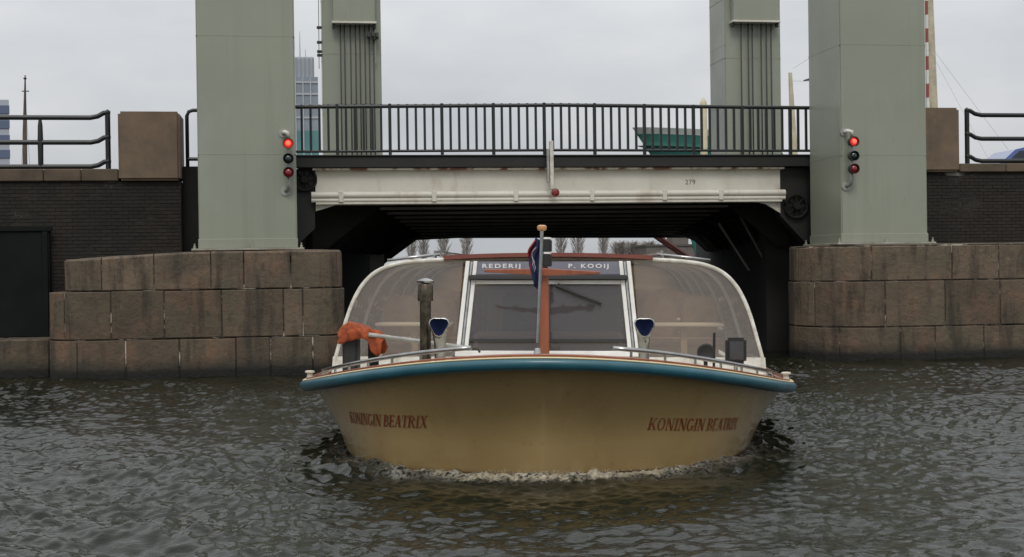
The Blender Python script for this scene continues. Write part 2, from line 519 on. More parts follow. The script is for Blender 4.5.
# ================================================================== water: one sheet, finely divided where the waves can be told apart
def graded(lo, hi, step, far_lo, far_hi):
    a = list(np.arange(lo, hi + 1e-6, step))
    s, x = step, hi
    while x < far_hi:
        s *= 1.35
        x += s
        a.append(min(x, far_hi))
    s, x = step, lo
    while x > far_lo:
        s *= 1.35
        x -= s
        a.insert(0, max(x, far_lo))
    return np.array(a)
gx = graded(-6.5, 16.0, 0.031, -450, 740)
gy = graded(8.5, 28.5, 0.026, -60, 990)
GX, GY = np.meshgrid(gx, gy)
rng = np.random.default_rng(5)
ZW = np.zeros_like(GX)
fade = np.clip((GX + 9) / 2, 0, 1) * np.clip((19 - GX) / 2, 0, 1) * np.clip((GY - 5.5) / 2, 0, 1) * np.clip((33 - GY) / 4, 0, 1)
NW = 130
lam = np.exp(np.concatenate([rng.uniform(np.log(0.09), np.log(0.38), 112), rng.uniform(np.log(0.5), np.log(2.2), 18)]))
ang = np.concatenate([rng.normal(R(80), R(52), 112), rng.normal(R(70), R(35), 18)])
ph = rng.uniform(0, 2 * np.pi, NW)
# warp the coordinates a little so that crests break up
WX = GX + 0.16 * np.sin(GY * 1.3 + 0.7 * np.sin(GX * 0.9)) + 0.03 * np.sin(GY * 4.1 + GX * 2.3)
WY = GY + 0.16 * np.sin(GX * 1.1 + 0.8 * np.sin(GY * 0.8)) + 0.03 * np.sin(GX * 3.7 - GY * 1.9)
for i in range(NW):
    k = 2 * np.pi / lam[i]
    amp = 0.0060 * lam[i] if i < 112 else 0.0055 * lam[i]
    s = np.sin(k * (WX * np.cos(ang[i]) + WY * np.sin(ang[i])) + ph[i])
    ZW += amp * (s - 0.3 * (1 - 2 * s * s) if lam[i] > 0.2 else s)
patch = 0.95 + 0.4 * np.sin(GX * 0.45 + 1.2 * np.sin(GY * 0.3)) * np.sin(GY * 0.37 + 0.6)
ZW *= patch
# the bow wave hugs the water line and throws two shoulders aft
ca, sa = math.cos(-BOAT_ROT_Z), math.sin(-BOAT_ROT_Z)
dx, dy = GX - BOAT_LOC[0], GY - BOAT_LOC[1]
BX, BY = dx * ca - dy * sa, dx * sa + dy * ca
ax = np.abs(BX)
ell = np.sqrt((np.clip(W0 + WL - BY, 0, None) / WL) ** 2 + (ax / WB) ** 2)
dist = (ell - 1) * 0.5 * (WL + WB)              # metres outside the water line, roughly
front = np.clip((3.0 - BY) / 2.2, 0, 1)
side = np.exp(-((ax - 1.5) / 1.3) ** 2)
ZW += 0.028 * np.exp(-((dist - 0.05) / 0.12) ** 2) * front
ZW -= 0.012 * np.exp(-((dist - 0.55) / 0.25) ** 2) * front
arm = ax - (1.15 + 0.95 * np.clip(BY - 0.2, 0, None))
ZW += 0.045 * np.exp(-(arm / 0.22) ** 2) * np.clip((BY + 0.1) / 0.7, 0, 1) * np.exp(-np.clip(BY, 0, None) / 3.0)
turb = np.exp(-(np.clip(dist - 0.1, 0, None) / 0.45) ** 2) * np.clip(BY / 0.6, 0, 1) * (BY < 9)
chop = np.zeros_like(GX)
for i in range(30):
    a = rng.uniform(0, 2 * np.pi)
    k = 2 * np.pi / rng.uniform(0.14, 0.4)
    chop += np.sin(k * (WX * np.cos(a) + WY * np.sin(a)) + rng.uniform(0, 6.3))
ZW += 0.0042 * chop * turb
# water just ahead of the bow is smoothed by the hull's pressure wave
calm = np.exp(-(np.clip(dist, 0, None) / 1.1) ** 2) * np.clip((0.6 - BY) / 0.6, 0, 1)
ZW *= (1 - 0.35 * calm)
ZW *= fade
foam = np.exp(-((dist - 0.05) / 0.10) ** 2) * front * np.clip(1.25 - ax / 2.3, 0, 1)
wash = np.exp(-((arm + 0.1) / 0.16) ** 2) * np.clip((BY - 0.15) / 0.5, 0, 1) * np.exp(-np.clip(BY - 0.5, 0, None) / 1.2) * (0.25 + 0.75 * np.clip(np.sin(BX * 5.1 + 3 * np.sin(BY * 3.0)), 0, 1))
foam = np.clip(foam + 0.55 * wash, 0, 1)
nyv, nxv = GX.shape
wv = np.stack([GX.ravel(), GY.ravel(), ZW.ravel()], 1)
idx = np.arange(nyv * nxv).reshape(nyv, nxv)
quads = np.stack([idx[:-1, :-1].ravel(), idx[:-1, 1:].ravel(), idx[1:, 1:].ravel(), idx[1:, :-1].ravel()], 1)
wme = bpy.data.meshes.new('water')
wme.vertices.add(len(wv))
wme.vertices.foreach_set('co', wv.astype(np.float32).ravel())
wme.loops.add(quads.size)
wme.loops.foreach_set('vertex_index', quads.astype(np.int32).ravel())
wme.polygons.add(len(quads))
wme.polygons.foreach_set('loop_start', np.arange(0, quads.size, 4, dtype=np.int32))
wme.polygons.foreach_set('use_smooth', np.ones(len(quads), dtype=bool))
wme.update(calc_edges=True)
wme.validate()
at = wme.attributes.new('foam', 'FLOAT', 'POINT')
at.data.foreach_set('value', foam.astype(np.float32).ravel())

def water_mat():
    m = bpy.data.materials.new('canal_water')
    m.use_nodes = True
    t = m.node_tree
    b = t.nodes['Principled BSDF']
    b.inputs['IOR'].default_value = 1.33
    b.inputs['Roughness'].default_value = 0.07
    geo = N(t, 'ShaderNodeNewGeometry')
    a = N(t, 'ShaderNodeAttribute', attribute_name='foam')
    n = N(t, 'ShaderNodeTexNoise')
    n.inputs['Scale'].default_value = 26
    n.inputs['Detail'].default_value = 5
    L(t, geo.outputs['Position'], n.inputs['Vector'])
    ad = N(t, 'ShaderNodeMath', operation='MULTIPLY')
    r = N(t, 'ShaderNodeMapRange')
    r.inputs['From Min'].default_value = 0.38
    r.inputs['From Max'].default_value = 0.6
    L(t, n.outputs['Fac'], r.inputs['Value'])
    L(t, r.outputs['Result'], ad.inputs[0])
    L(t, a.outputs['Fac'], ad.inputs[1])
    mxc = N(t, 'ShaderNodeMix', data_type='RGBA')
    mxc.inputs['A'].default_value = (0.010, 0.011, 0.006, 1)
    mxc.inputs['B'].default_value = (0.5, 0.47, 0.4, 1)
    L(t, ad.outputs[0], mxc.inputs['Factor'])
    L(t, mxc.outputs['Result'], b.inputs['Base Color'])
    rr = N(t, 'ShaderNodeMapRange')
    rr.inputs['To Min'].default_value = 0.025
    rr.inputs['To Max'].default_value = 0.8
    L(t, ad.outputs[0], rr.inputs['Value'])
    L(t, rr.outputs['Result'], b.inputs['Roughness'])
    # fine ripples below the size of the mesh waves
    mp1 = N(t, 'ShaderNodeMapping')
    mp1.inputs['Scale'].default_value = (0.8, 2.0, 1)
    L(t, geo.outputs['Position'], mp1.inputs['Vector'])
    w1 = N(t, 'ShaderNodeTexNoise')
    w1.inputs['Scale'].default_value = 20.0
    w1.inputs['Detail'].default_value = 3
    w1.inputs['Distortion'].default_value = 0.2
    L(t, mp1.outputs['Vector'], w1.inputs['Vector'])
    bp = N(t, 'ShaderNodeBump')
    bp.inputs['Distance'].default_value = 0.005
    bp.inputs['Strength'].default_value = 1.0
    L(t, w1.outputs['Fac'], bp.inputs['Height'])
    L(t, bp.outputs['Normal'], b.inputs['Normal'])
    return m
wme.materials.append(water_mat())
water = bpy.data.objects.new('water', wme)
COL.objects.link(water)
structure(water)

# ================================================================== stone piers
def rounded_path(x0, x1, yf, yb, rl, rr, n=7, xb=None):
    """front outline seen from above, from the back left (x = xb) round the front to the back right"""
    corner = [Vector((x0 if xb is None else xb, yb)), Vector((x0, yf)), Vector((x1, yf)), Vector((x1, yb))]
    pts = [corner[0]]
    for i, r_ in ((1, rl), (2, rr)):
        a, c, b = corner[i - 1], corner[i], corner[i + 1]
        d0, d1 = (a - c).normalized(), (b - c).normalized()
        half = d0.angle(d1) / 2
        tl = r_ / math.tan(half)
        ctr = c + (d0 + d1).normalized() * (r_ / math.sin(half))
        p0, p1 = c + d0 * tl, c + d1 * tl
        a0, a1 = math.atan2(*(p0 - ctr).yx), math.atan2(*(p1 - ctr).yx)
        while a1 < a0:
            a1 += 2 * math.pi
        for k in range(n + 1):
            t_ = a0 + (a1 - a0) * k / n
            pts.append(ctr + Vector((math.cos(t_), math.sin(t_))) * r_)
    pts.append(corner[3])
    return pts
class Path:
    def __init__(s, pts):
        s.p = pts
        s.c = [0.0]
        for a, b in zip(pts, pts[1:]):
            s.c.append(s.c[-1] + (b - a).length)
        s.len = s.c[-1]
    def at(s, d):
        d = min(max(d, 0), s.len)
        for i in range(len(s.p) - 1):
            if d <= s.c[i + 1] + 1e-9:
                k = (d - s.c[i]) / max(1e-9, s.c[i + 1] - s.c[i])
                return s.p[i].lerp(s.p[i + 1], k)
        return s.p[-1]
    def nrm(s, d):
        e = 0.02
        t = s.at(d + e) - s.at(d - e)
        t.normalize()
        return Vector((t.y, -t.x))
    def front_x(s, x, yf):
        """arc length where the front line reaches x"""
        best = min((abs(s.at(k * s.len / 800).x - x) + 0.15 * abs(s.at(k * s.len / 800).y - yf), k * s.len / 800) for k in range(801))
        return best[1]
def curved_block(path, d0, d1, z0, z1, thick, mb, bev=0.013, rough=0.008, drop=None, tb=0.0):
    n = max(2, int((d1 - d0) / 0.16) + 1)
    ds = [d0, d0 + bev] + [d0 + bev + (d1 - d0 - 2 * bev) * i / n for i in range(1, n)] + [d1 - bev, d1]
    zs = [z0, z0 + bev, (z0 + z1) / 2, z1 - bev - tb, z1]
    vs, fs = [], []
    m = len(zs)
    for i, d in enumerate(ds):
        p, nn = path.at(d), path.nrm(d)
        for j, z in enumerate(zs):
            ins = 0.0
            if i in (0, len(ds) - 1):
                ins = bev
            if j in (0, m - 1):
                ins = (bev + (tb if j == m - 1 else 0)) * (0.7 + 0.9 * random.random())
            if drop and j >= m - 2:
                z -= drop(p.x)
            q = p - nn * ins + nn * (rough * noise.noise(Vector((p.x * 2.2, p.y * 2.2, z * 2.7))) * 2)
            vs.append((q.x, q.y, z))
    for i in range(len(ds) - 1):
        for j in range(m - 1):
            a = i * m + j
            fs.append((a, a + m, a + m + 1, a + 1))
    o = len(vs)
    for d in ds:                                            # back edge
        p, nn = path.at(d), path.nrm(d)
        q = p - nn * thick
        vs += [(q.x, q.y, z0), (q.x, q.y, z1 - (drop(p.x) if drop else 0))]
    for i in range(len(ds) - 1):
        fs.append((i * m, o + 2 * i, o + 2 * i + 2, (i + 1) * m))
        fs.append((i * m + m - 1, (i + 1) * m + m - 1, o + 2 * i + 3, o + 2 * i + 1))
    e = len(ds) - 1
    fs.append(tuple([j for j in range(m)] + [o + 1, o]))
    fs.append(tuple([e * m + j for j in range(m)][::-1] + [o + 2 * e, o + 2 * e + 1]))
    mb.add(vs, fs)
def pier(label, courses, yb, base, xb=None, drop=None):
    """courses: (x0, x1, yf, rl, rr, z0, z1, joints)"""
    t = thing('bridge_pier', label, 'pier', base)
    core = MB()
    for ci, (x0, x1, yf, rl, rr, z0, z1, joints) in enumerate(courses):
        P = Path(rounded_path(x0, x1, yf, yb, rl, rr, xb=xb))
        inner = [P.at(d) - P.nrm(d) * 0.017 for d in np.linspace(0.0, P.len, 60)]
        core.prism([(p.x, p.y) for p in inner], 'z', z0 - (0.6 if ci == len(courses) - 1 else 0), z1 - (0.25 if drop and ci == 0 else 0.02))
        ds = [0.0]
        first = P.front_x(joints[0], yf)
        k = max(0, int(round((first - 0) / 1.35)) - 1)
        ds += [first * (i + 1) / (k + 1) for i in range(k)]
        ds += [P.front_x(j, yf) for j in joints]
        rem = P.len - ds[-1]
        k = max(1, int(round(rem / 1.35)))
        ds += [ds[-1] + rem * (i + 1) / k for i in range(k)]
        for a, b in zip(ds, ds[1:]):
            mb = MB()
            g = 0.007 + 0.007 * random.random()
            zj = random.uniform(-0.006, 0.006)
            curved_block(P, a + g, b - g, z0 + 0.012 - (0.4 if ci == len(courses) - 1 else 0), z1 - 0.012 + zj, 0.5, mb, drop=drop if ci == 0 else None, tb=0.03 if ci == 0 else 0.0)
            mb.build('stone_block', M['stone'], t)
    core.build('mortar_core', M['mortar'], t)
    x0, x1, yf, rl, rr, z0, z1, joints = courses[0]
    P = Path(rounded_path(x0 + 0.25, x1 - 0.25, yf + 0.25, yb, rl, rr, xb=None if xb is None else xb + 0.25))
    top = MB().prism([(p.x, p.y) for p in P.p], 'z', z1 - 0.1, z1 + 0.006)
    if drop:
        top.v = [(x, y, z - drop(x)) for x, y, z in top.v]
    top.build('top_slab', M['pier_top'], t)
    return t
LZ = [(1.70, 2.46), (0.76, 1.70), (0.0, 0.76)]
pier('rounded three-course stone pier under the left lift tower',
     [(-4.62, 0.84, 27.32, 1.0, 0.55, *LZ[0], [-3.79, -2.8, -1.72, -1.09, -0.18]),
      (-4.88, 0.88, 27.25, 0.8, 0.6, *LZ[1], [-4.5, -3.61, -2.61, -1.51, -0.32, 0.05]),
      (-4.88, 0.88, 27.25, 0.8, 0.6, *LZ[2], [-4.26, -3.35, -2.33, -1.26, -0.59, 0.23])], 31.2, (-2, 28, 0), drop=lambda x: 0.12 * (lambda k: k * k * (3 - 2 * k))(min(1.0, max(0.0, (-1.9 - x) / 2.6))))
RZ = [(1.66, 2.43), (0.70, 1.66), (0.0, 0.70)]
pier('long rounded stone pier under the right lift tower',
     [(9.34, 19.4, 27.02, 1.6, 0.8, *RZ[0], [10.68, 11.79, 13.54, 14.6, 15.9, 17.2]),
      (9.28, 19.5, 26.95, 1.6, 0.8, *RZ[1], [10.0, 10.81, 12.03, 13.34, 14.57, 15.8, 17.0]),
      (9.28, 19.5, 26.95, 1.6, 0.8, *RZ[2], [11.16, 12.34, 13.12, 14.21, 15.5, 16.9])], 31.2, (13, 28, 0), 12.0)

# low stone ledge at the foot of the left quay
t = thing('stone_ledge', 'low stone ledge at the waterline below the dark steel panel', 'ledge', (-7, 28.6, 0))
MB().box(-9.5, -4.93, 28.36, 29.45, -0.5, 0.72).build('mortar_core', M['mortar'], t)
xs = [-9.6, -8.3, -7.0, -5.95, -4.93]
for a, b in zip(xs, xs[1:]):
    MB().box(a + 0.012, b - 0.012, 28.3, 29.4, -0.4, 0.76).build('stone_block', M['stone'], t, bevel=0.03)

# ================================================================== quay walls of brick
def brick_wall(label, x0, x1, y, z0, z1, coping, base, cop_x):
    t = thing('brick_quay_wall', label, 'wall', base)
    MB().box(x0, x1, y + 0.012, y + 1.2, z0, z1).build('wall_core', M['brick_mortar'], t)
    mb = MB()
    z, row = z0 + 0.02, 0
    while z + 0.068 < z1:
        x = x0 - (0.11 if row % 2 else 0)
        while x < x1:
            ln = 0.215
            a, b = max(x, x0), min(x + ln, x1)
            if b - a > 0.04:
                j = random.uniform(-0.005, 0.004)
                mb.add([(a, y + j, z), (b, y + j, z), (b, y + j, z + 0.064), (a, y + j, z + 0.064),
                        (a, y + 0.03, z), (b, y + 0.03, z), (b, y + 0.03, z + 0.064), (a, y + 0.03, z + 0.064)],
                       [(0, 1, 2, 3), (0, 4, 5, 1), (3, 2, 6, 7), (0, 3, 7, 4), (1, 5, 6, 2)])
            x += 0.226
        z += 0.0755
        row += 1
    b = mb.build('bricks', M['brick'], t)
    b['kind'] = 'stuff'
    for a, c in zip(cop_x, cop_x[1:]):
        MB().box(a + 0.006, c - 0.006, y - 0.07, y + 0.75, *coping).build('coping_stone', M['coping'], t, bevel=0.018)
    return t
brick_wall('dark brick quay wall left of the left lift tower', -9.5, -2.45, 29.5, -0.6, 3.96, (3.965, 4.22), (-6, 29.5, 0),
           [-9.5, -8.4, -7.3, -6.25, -5.2, -4.45, -3.70])
brick_wall('dark brick quay wall right of the right lift tower', 13.2, 21.0, 29.5, -0.6, 4.09, (4.095, 4.29), (17, 29.5, 0),
           [14.96, 16.1, 17.3, 18.6, 19.8, 21.0])
def pillar(label, x0, x1, y0, y1, z0, z1):
    o = MB().box(x0, x1, y0, y1, z0, z1).build('granite_pillar', M['pillar'], None, bevel=0.05, off=((x0 + x1) / 2, y0, z0), seg=2)
    o.location = ((x0 + x1) / 2, y0, z0)
    tag(o, label, 'pillar')
    return o
pillar('square brown granite pillar ending the left quay railing', -3.69, -2.44, 29.36, 30.5, 3.972, 5.41)
pillar('brown granite pillar half hidden behind the right lift tower', 13.62, 14.94, 29.36, 30.5, 4.10, 5.56)

t = thing('steel_panel', 'dark steel panel fixed to the brick wall at the left edge', 'panel', (-7, 29.3, 0.76))
MB().box(-9.3, -5.08, 29.30, 29.48, 0.765, 2.98).build('plate', M['panel_steel'], t, bevel=0.012)
MB().box(-9.3, -5.02, 29.26, 29.34, 2.93, 3.03).build('top_angle', M['panel_steel'], t, bevel=0.01)
for x in (-5.16, -6.5, -7.9):
    MB().box(x - 0.05, x + 0.05, 29.25, 29.30, 0.77, 2.92).build('stiffener', M['panel_steel'], t, bevel=0.008)

# street behind the walls, and the abutments that carry the span
structure(MB().box(-60, -2.42, 30.72, 120, -1.0, 3.95).build('street_left', M['asphalt']))
structure(MB().box(13.95, 80, 30.72, 47.2, -1.0, 4.05).build('street_right', M['asphalt']))
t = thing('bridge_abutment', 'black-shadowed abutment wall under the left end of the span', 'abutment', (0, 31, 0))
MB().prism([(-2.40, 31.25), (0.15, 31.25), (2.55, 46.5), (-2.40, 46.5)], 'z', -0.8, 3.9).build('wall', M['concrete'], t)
MB().box(-2.44, -2.0, 29.9, 31.24, 2.4, 4.3).build('recess_backing', M['underside'], t)  # dark backing; its colour carries the shade of the recess beside the tower
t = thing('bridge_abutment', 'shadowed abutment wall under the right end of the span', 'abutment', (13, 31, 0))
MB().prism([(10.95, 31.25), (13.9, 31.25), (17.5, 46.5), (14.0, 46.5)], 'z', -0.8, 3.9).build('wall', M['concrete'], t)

# ================================================================== railings on the quays
def quay_rail(label, posts, ends, zs, base, side):
    t = thing('quay_railing', label, 'railing', base)
    for x in posts:
        mb = MB().lathe([(0.035, base[2]), (0.055, base[2] + 0.12), (0.06, base[2] + 0.6), (0.05, base[2] + 0.95), (0.025, zs[0] - 0.02 + 0.03)], (x, 29.9, 0), 10)
        mb.build('post', M['rail_black'], t, smooth=40)
    x0, xe = ends
    MB().tube([(xe, 29.9, base[2]), (xe, 29.9, zs[0] + 0.14)], 0.055, 10).build('end_post', M['rail_black'], t, smooth=40)
    for z in zs:
        pts = [(x0, 29.9, z), (xe - side * 0.35, 29.9, z), (xe - side * 0.2, 29.9, z + 0.03), (xe - side * 0.08, 29.9, z + 0.1), (xe, 29.9, z + 0.11)]
        o = MB().tube(pts, 0.052, 8).build('rail', M['rail_black'], t, smooth=40)
        MB().lathe([(0.0, -0.07), (0.06, -0.03), (0.06, 0.03), (0.0, 0.07)], (xe, 29.9, z + 0.11), 8).build('joint_collar', M['rail_black'], t, smooth=True)
    return t
quay_rail('black three-bar quay railing left of the granite pillar', [-5.33, -7.2, -9.0], (-9.4, -3.96), [5.33, 4.81, 4.30], (-6, 29.9, 4.215), 1)
quay_rail('black three-bar quay railing at the right edge', [17.4, 19.4], (20.9, 15.39), [5.45, 4.9, 4.38], (17, 29.9, 4.285), -1)
t = thing('rail_hoop', 'small black rail hoop between granite pillar and left lift tower', 'railing', (-2.2, 29.95, 4.3))
MB().tube([(-2.33, 29.95, 4.3), (-2.33, 29.95, 5.38), (-2.29, 29.95, 5.47), (-2.2, 29.95, 5.5), (-1.9, 29.95, 5.5)], 0.04, 8).build('hoop', M['rail_black'], t, smooth=True)
MB().tube([(-2.33, 29.95, 4.46), (-1.9, 29.95, 4.46)], 0.04, 8).build('rail', M['rail_black'], t, smooth=40)

# ================================================================== lift towers
def lift_tower(label, x0, x1, y0, y1, z0, z1, rear):
    base = ((x0 + x1) / 2, (y0 + y1) / 2, z0)
    t = thing('lift_tower', label, 'tower', base)
    c = MB().box(x0, x1, y0, y1, z0 + (0.04 if not rear else 0), z1).build('casing', M['tower'], t, bevel=0.025, seg=2)
    MB().box(x0 - 0.05, x1 + 0.05, y0 - 0.05, y1 + 0.05, z1 + 0.002, z1 + 0.14).build('cap', M['tower'], t, bevel=0.02)
    for zw in np.arange(z0 + 1.9, z1 - 0.5, 2.35):
        MB().box(x0 - 0.003, x1 + 0.003, y0 - 0.003, y1 + 0.003, zw, zw + 0.014).build('weld_seam', M['tower'], t)
    if not rear:
        MB().box(x0 - 0.14, x1 + 0.14, y0 - 0.12, y1 + 0.12, z0, z0 + 0.04).build('base_plate', M['tower_base'], t, bevel=0.008)
        MB().box(x0 - 0.012, x1 + 0.012, y0 - 0.012, y1 + 0.012, z0 + 0.042, z0 + 0.23).build('skirt', M['tower'], t, bevel=0.006)
        for x in (x0 - 0.08, base[0], x1 + 0.08):
            for y in (y0 - 0.07, y1 + 0.07):
                MB().lathe([(0.028, 0.0), (0.028, 0.05), (0.014, 0.05), (0.014, 0.1)], (x, y, z0 + 0.04), 6).build('anchor_bolt', M['tower_base'], t)
    else:
        for z in (7.4, 9.0, 11.0):
            MB().box(x0 - 0.006, x1 + 0.006, y0 - 0.006, y1 + 0.006, z, z + 0.018).build('plate_seam', M['tower_base'], t)
    return t
TL = lift_tower('tall grey-green lift tower standing on the left pier', -1.96, -0.04, 27.7, 29.45, 2.466, 15.0, False)
TR = lift_tower('tall grey-green lift tower standing on the right pier', 11.39, 13.33, 27.7, 29.5, 2.436, 15.0, False)
RLT = lift_tower('rear lift tower with eight cables, behind the left part of the bridge', 0.82, 2.71, 44.5, 46.3, 0.5, 14.5, True)
RRT = lift_tower('rear lift tower with six cables, behind the right part of the bridge', 14.24, 16.2, 44.5, 46.2, 0.5, 14.5, True)
def counterweight(t, x0, x1, z0, cables):
    MB().box(x0, x1, 44.12, 44.49, z0, 14.2).build('counterweight', M['tower'], t, bevel=0.02)
    MB().box(x0 - 0.04, x1 + 0.04, 44.06, 44.488, z0 - 0.07, z0 - 0.003).build('bottom_flange', M['cream'], t, bevel=0.008)
    for x in (x0 + 0.02, x1 - 0.02):
        MB().box(x - 0.04, x + 0.04, 44.2, 44.36, z0 - 0.2, z0 - 0.072).build('guide_shoe', M['cable'], t, bevel=0.01)
    for x in cables:
        MB().tube([(x, 44.33, 4.2), (x, 44.33, z0 - 0.072)], 0.024, 6).build('cable', M['cable'], t, smooth=True)
counterweight(RLT, 1.17, 2.51, 10.0, [1.40, 1.53, 1.72, 1.88, 2.02, 2.18, 2.32, 2.46])
counterweight(RRT, 14.44, 16.02, 10.22, [14.76, 15.01, 15.15, 15.46, 15.64, 15.81])
# aerials and lamp bracket on the rear left tower
t = thing('aerial_mast', 'slim aerial with dark clamps beside the rear left tower', 'aerial', (0.74, 45, 8.9))
MB().tube([(0.72, 45, 8.6), (0.74, 45, 12.5)], 0.015, 6).build('pole', M['galv'], t)
for z in (9.0, 9.12, 9.42, 9.9):
    MB().box(0.66, 0.818, 44.94, 45.06, z, z + 0.08).build('clamp', M['cable'], t, bevel=0.01)
t = thing('camera_bracket', 'dark camera bracket high on the rear left tower', 'bracket', (2.5, 44.3, 9.4))
MB().box(2.28, 2.62, 44.2, 44.26, 9.45, 9.5).build('arm', M['cable'], t)
for x, z in ((2.3, 9.5), (2.43, 9.52), (2.56, 9.5)):
    MB().box(x - 0.05, x + 0.05, 44.12, 44.3, z, z + 0.16).build('housing', M['cable'], t, bevel=0.015)
MB().tube([(2.52, 44.35, 8.7), (2.52, 44.35, 9.9)], 0.02, 6).build('conduit', M['galv'], t)
MB().box(2.5, 2.56, 44.26, 44.498, 9.46, 9.5).build('wall_stub', M['cable'], t)

# ================================================================== the lifting span
SB = (5.5, 36, 4.2)
span = thing('lift_bridge_span', 'cream and black steel lifting span carrying the number 279 and black railings', 'bridge', SB)
GYF = 29.75                                                  # front face of the girder web
g = sub(MB().prism([(0.36, 3.32), (0.5, 3.36), (0.95, 3.50), (10.05, 3.50), (10.45, 3.40), (10.78, 3.20), (10.78, 4.24), (0.36, 4.24)], 'y', GYF, GYF + 0.06).build('girder_web', M['cream'], span), SB)
MB().box(0.30, 10.84, GYF - 0.14, GYF + 0.2, 4.19, 4.235).build('top_flange', M['flange_rust'], span, bevel=0.006)
MB().box(0.36, 10.78, GYF - 0.13, GYF + 0.3, 3.455, 3.50).build('bottom_flange', M['cream'], span, bevel=0.006)
for z, r_ in ((3.655, 0.075), (3.545, 0.05)):
    MB().tube([(0.27, GYF - 0.09, z), (10.86, GYF - 0.09, z)], r_, 12).build('guard_pipe', M['cream'], span, smooth=40)
for x in (0.9, 2.9, 4.7, 6.4, 8.05, 9.35):
    MB().box(x - 0.05, x + 0.05, GYF - 0.17, GYF - 0.002, 3.5, 3.735).build('pipe_clamp', M['cream'], g, bevel=0.01)
MB().box(-0.5, 11.95, GYF - 0.2, GYF + 0.02, 4.24, 4.475).build('edge_beam', M['black'], span, bevel=0.012)
MB().box(-0.5, 11.95, GYF - 0.24, GYF + 0.1, 4.477, 4.51).build('kerb_plate', M['black'], span, bevel=0.008)
MB().box(0.0, 12.6, GYF + 0.03, 44.3, 4.26, 4.47).build('deck', M['asphalt'], span)
# dark end frames and haunches at both ends
MB().prism([(-0.5, 2.55), (-0.02, 2.62), (0.34, 2.95), (0.34, 4.22), (-0.5, 4.22)], 'y', GYF + 0.05, GYF + 0.4).build('end_plate', M['black'], span)
MB().prism([(10.79, 3.15), (11.36, 2.55), (11.95, 2.55), (11.95, 4.22), (10.79, 4.22)], 'y', GYF + 0.05, GYF + 0.4).build('end_plate', M['black'], span)
def wheel(cx, cz, r):
    y = GYF - 0.02
    w = sub(MB().tube([(cx + r * math.cos(a), y, cz + r * math.sin(a)) for a in np.linspace(0, 2 * math.pi, 20, endpoint=False)], 0.035, 6, closed=True).build('guide_wheel', M['underside'], span, smooth=True), SB)
    for a in np.linspace(0, math.pi, 4, endpoint=False):
        MB().tube([(cx - r * math.cos(a), y, cz - r * math.sin(a)), (cx + r * math.cos(a), y, cz + r * math.sin(a))], 0.02, 5).build('spoke', M['underside'], w)
    MB().lathe([(0.08, -0.1), (0.08, 0.08)], (cx, y, cz), 10, 'y').build('hub', M['underside'], w)
wheel(0.13, 4.0, 0.24)
wheel(11.15, 3.35, 0.26)
# cross girders under the deck, following the skew of the canal
SK = 0.17
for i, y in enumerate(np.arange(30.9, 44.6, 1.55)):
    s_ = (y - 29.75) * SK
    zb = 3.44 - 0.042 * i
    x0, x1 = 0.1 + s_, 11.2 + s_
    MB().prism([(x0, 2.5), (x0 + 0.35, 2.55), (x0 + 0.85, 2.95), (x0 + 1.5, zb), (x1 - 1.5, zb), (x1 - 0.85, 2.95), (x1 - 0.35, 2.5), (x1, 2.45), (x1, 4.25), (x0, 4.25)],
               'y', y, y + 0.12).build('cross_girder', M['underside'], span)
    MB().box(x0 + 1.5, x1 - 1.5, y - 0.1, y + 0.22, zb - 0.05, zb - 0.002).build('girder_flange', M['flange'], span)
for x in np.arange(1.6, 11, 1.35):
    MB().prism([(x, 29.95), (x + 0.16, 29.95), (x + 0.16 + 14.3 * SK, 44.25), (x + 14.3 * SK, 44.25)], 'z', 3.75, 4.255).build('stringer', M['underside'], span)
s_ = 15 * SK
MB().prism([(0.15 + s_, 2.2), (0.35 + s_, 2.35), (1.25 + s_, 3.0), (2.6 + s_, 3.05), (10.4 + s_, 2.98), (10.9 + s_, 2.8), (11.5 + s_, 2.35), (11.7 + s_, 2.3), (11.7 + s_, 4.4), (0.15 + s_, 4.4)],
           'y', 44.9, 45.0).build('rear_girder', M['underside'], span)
MB().tube([(11.55 + s_ - 0.1 + 0.22 * math.cos(a), 44.8, 2.5 + 0.22 * math.sin(a)) for a in np.linspace(0, 2 * math.pi, 14, endpoint=False)], 0.04, 6, closed=True).build('rear_wheel', M['underside'], span, smooth=True)
for xa, za, xb, zb in ((10.0, 3.05, 10.75, 1.9), (10.55, 3.2, 11.1, 2.2)):
    MB().tube([(xa, 31.9, za), (xb, 31.9, zb)], 0.03, 6).build('diagonal_brace', M['flange'], span)
# number
vs, fs = text_mesh('279', 0.15, spacing=1.1)
MB().add([(8.56 + v[0], GYF - 0.005, 3.86 + v[1]) for v in vs], fs).build('number', M['dark_text'], g)
# railing of the span
rl = MB().tube([(-0.5, GYF - 0.1, 5.54), (5.7, GYF - 0.1, 5.61), (11.95, GYF - 0.1, 5.57)], 0.042, 8).build('railing', M['rail_black'], span, smooth=40)
sub(rl, SB)
MB().tube([(-0.5, GYF - 0.1, 4.59), (5.7, GYF - 0.1, 4.62), (11.95, GYF - 0.1, 4.6)], 0.03, 8).build('lower_rail', M['rail_black'], rl, smooth=40)
nb = 64
zt = lambda x: 5.545 + 0.065 * (1 - abs(x - 5.7) / 5.7)
for i in range(nb):
    x = -0.1 + i * (11.85 / (nb - 1))
    if i % 6 == 5 or i == 0:
        MB().box(x - 0.032, x + 0.032, GYF - 0.145, GYF - 0.055, 4.51, zt(x) + 0.055).build('post', M['rail_black'], rl, bevel=0.008)
    else:
        MB().box(x - 0.025, x + 0.025, GYF - 0.125, GYF - 0.075, 4.59, zt(x) + 0.045).build('bar', M['rail_black'], rl)
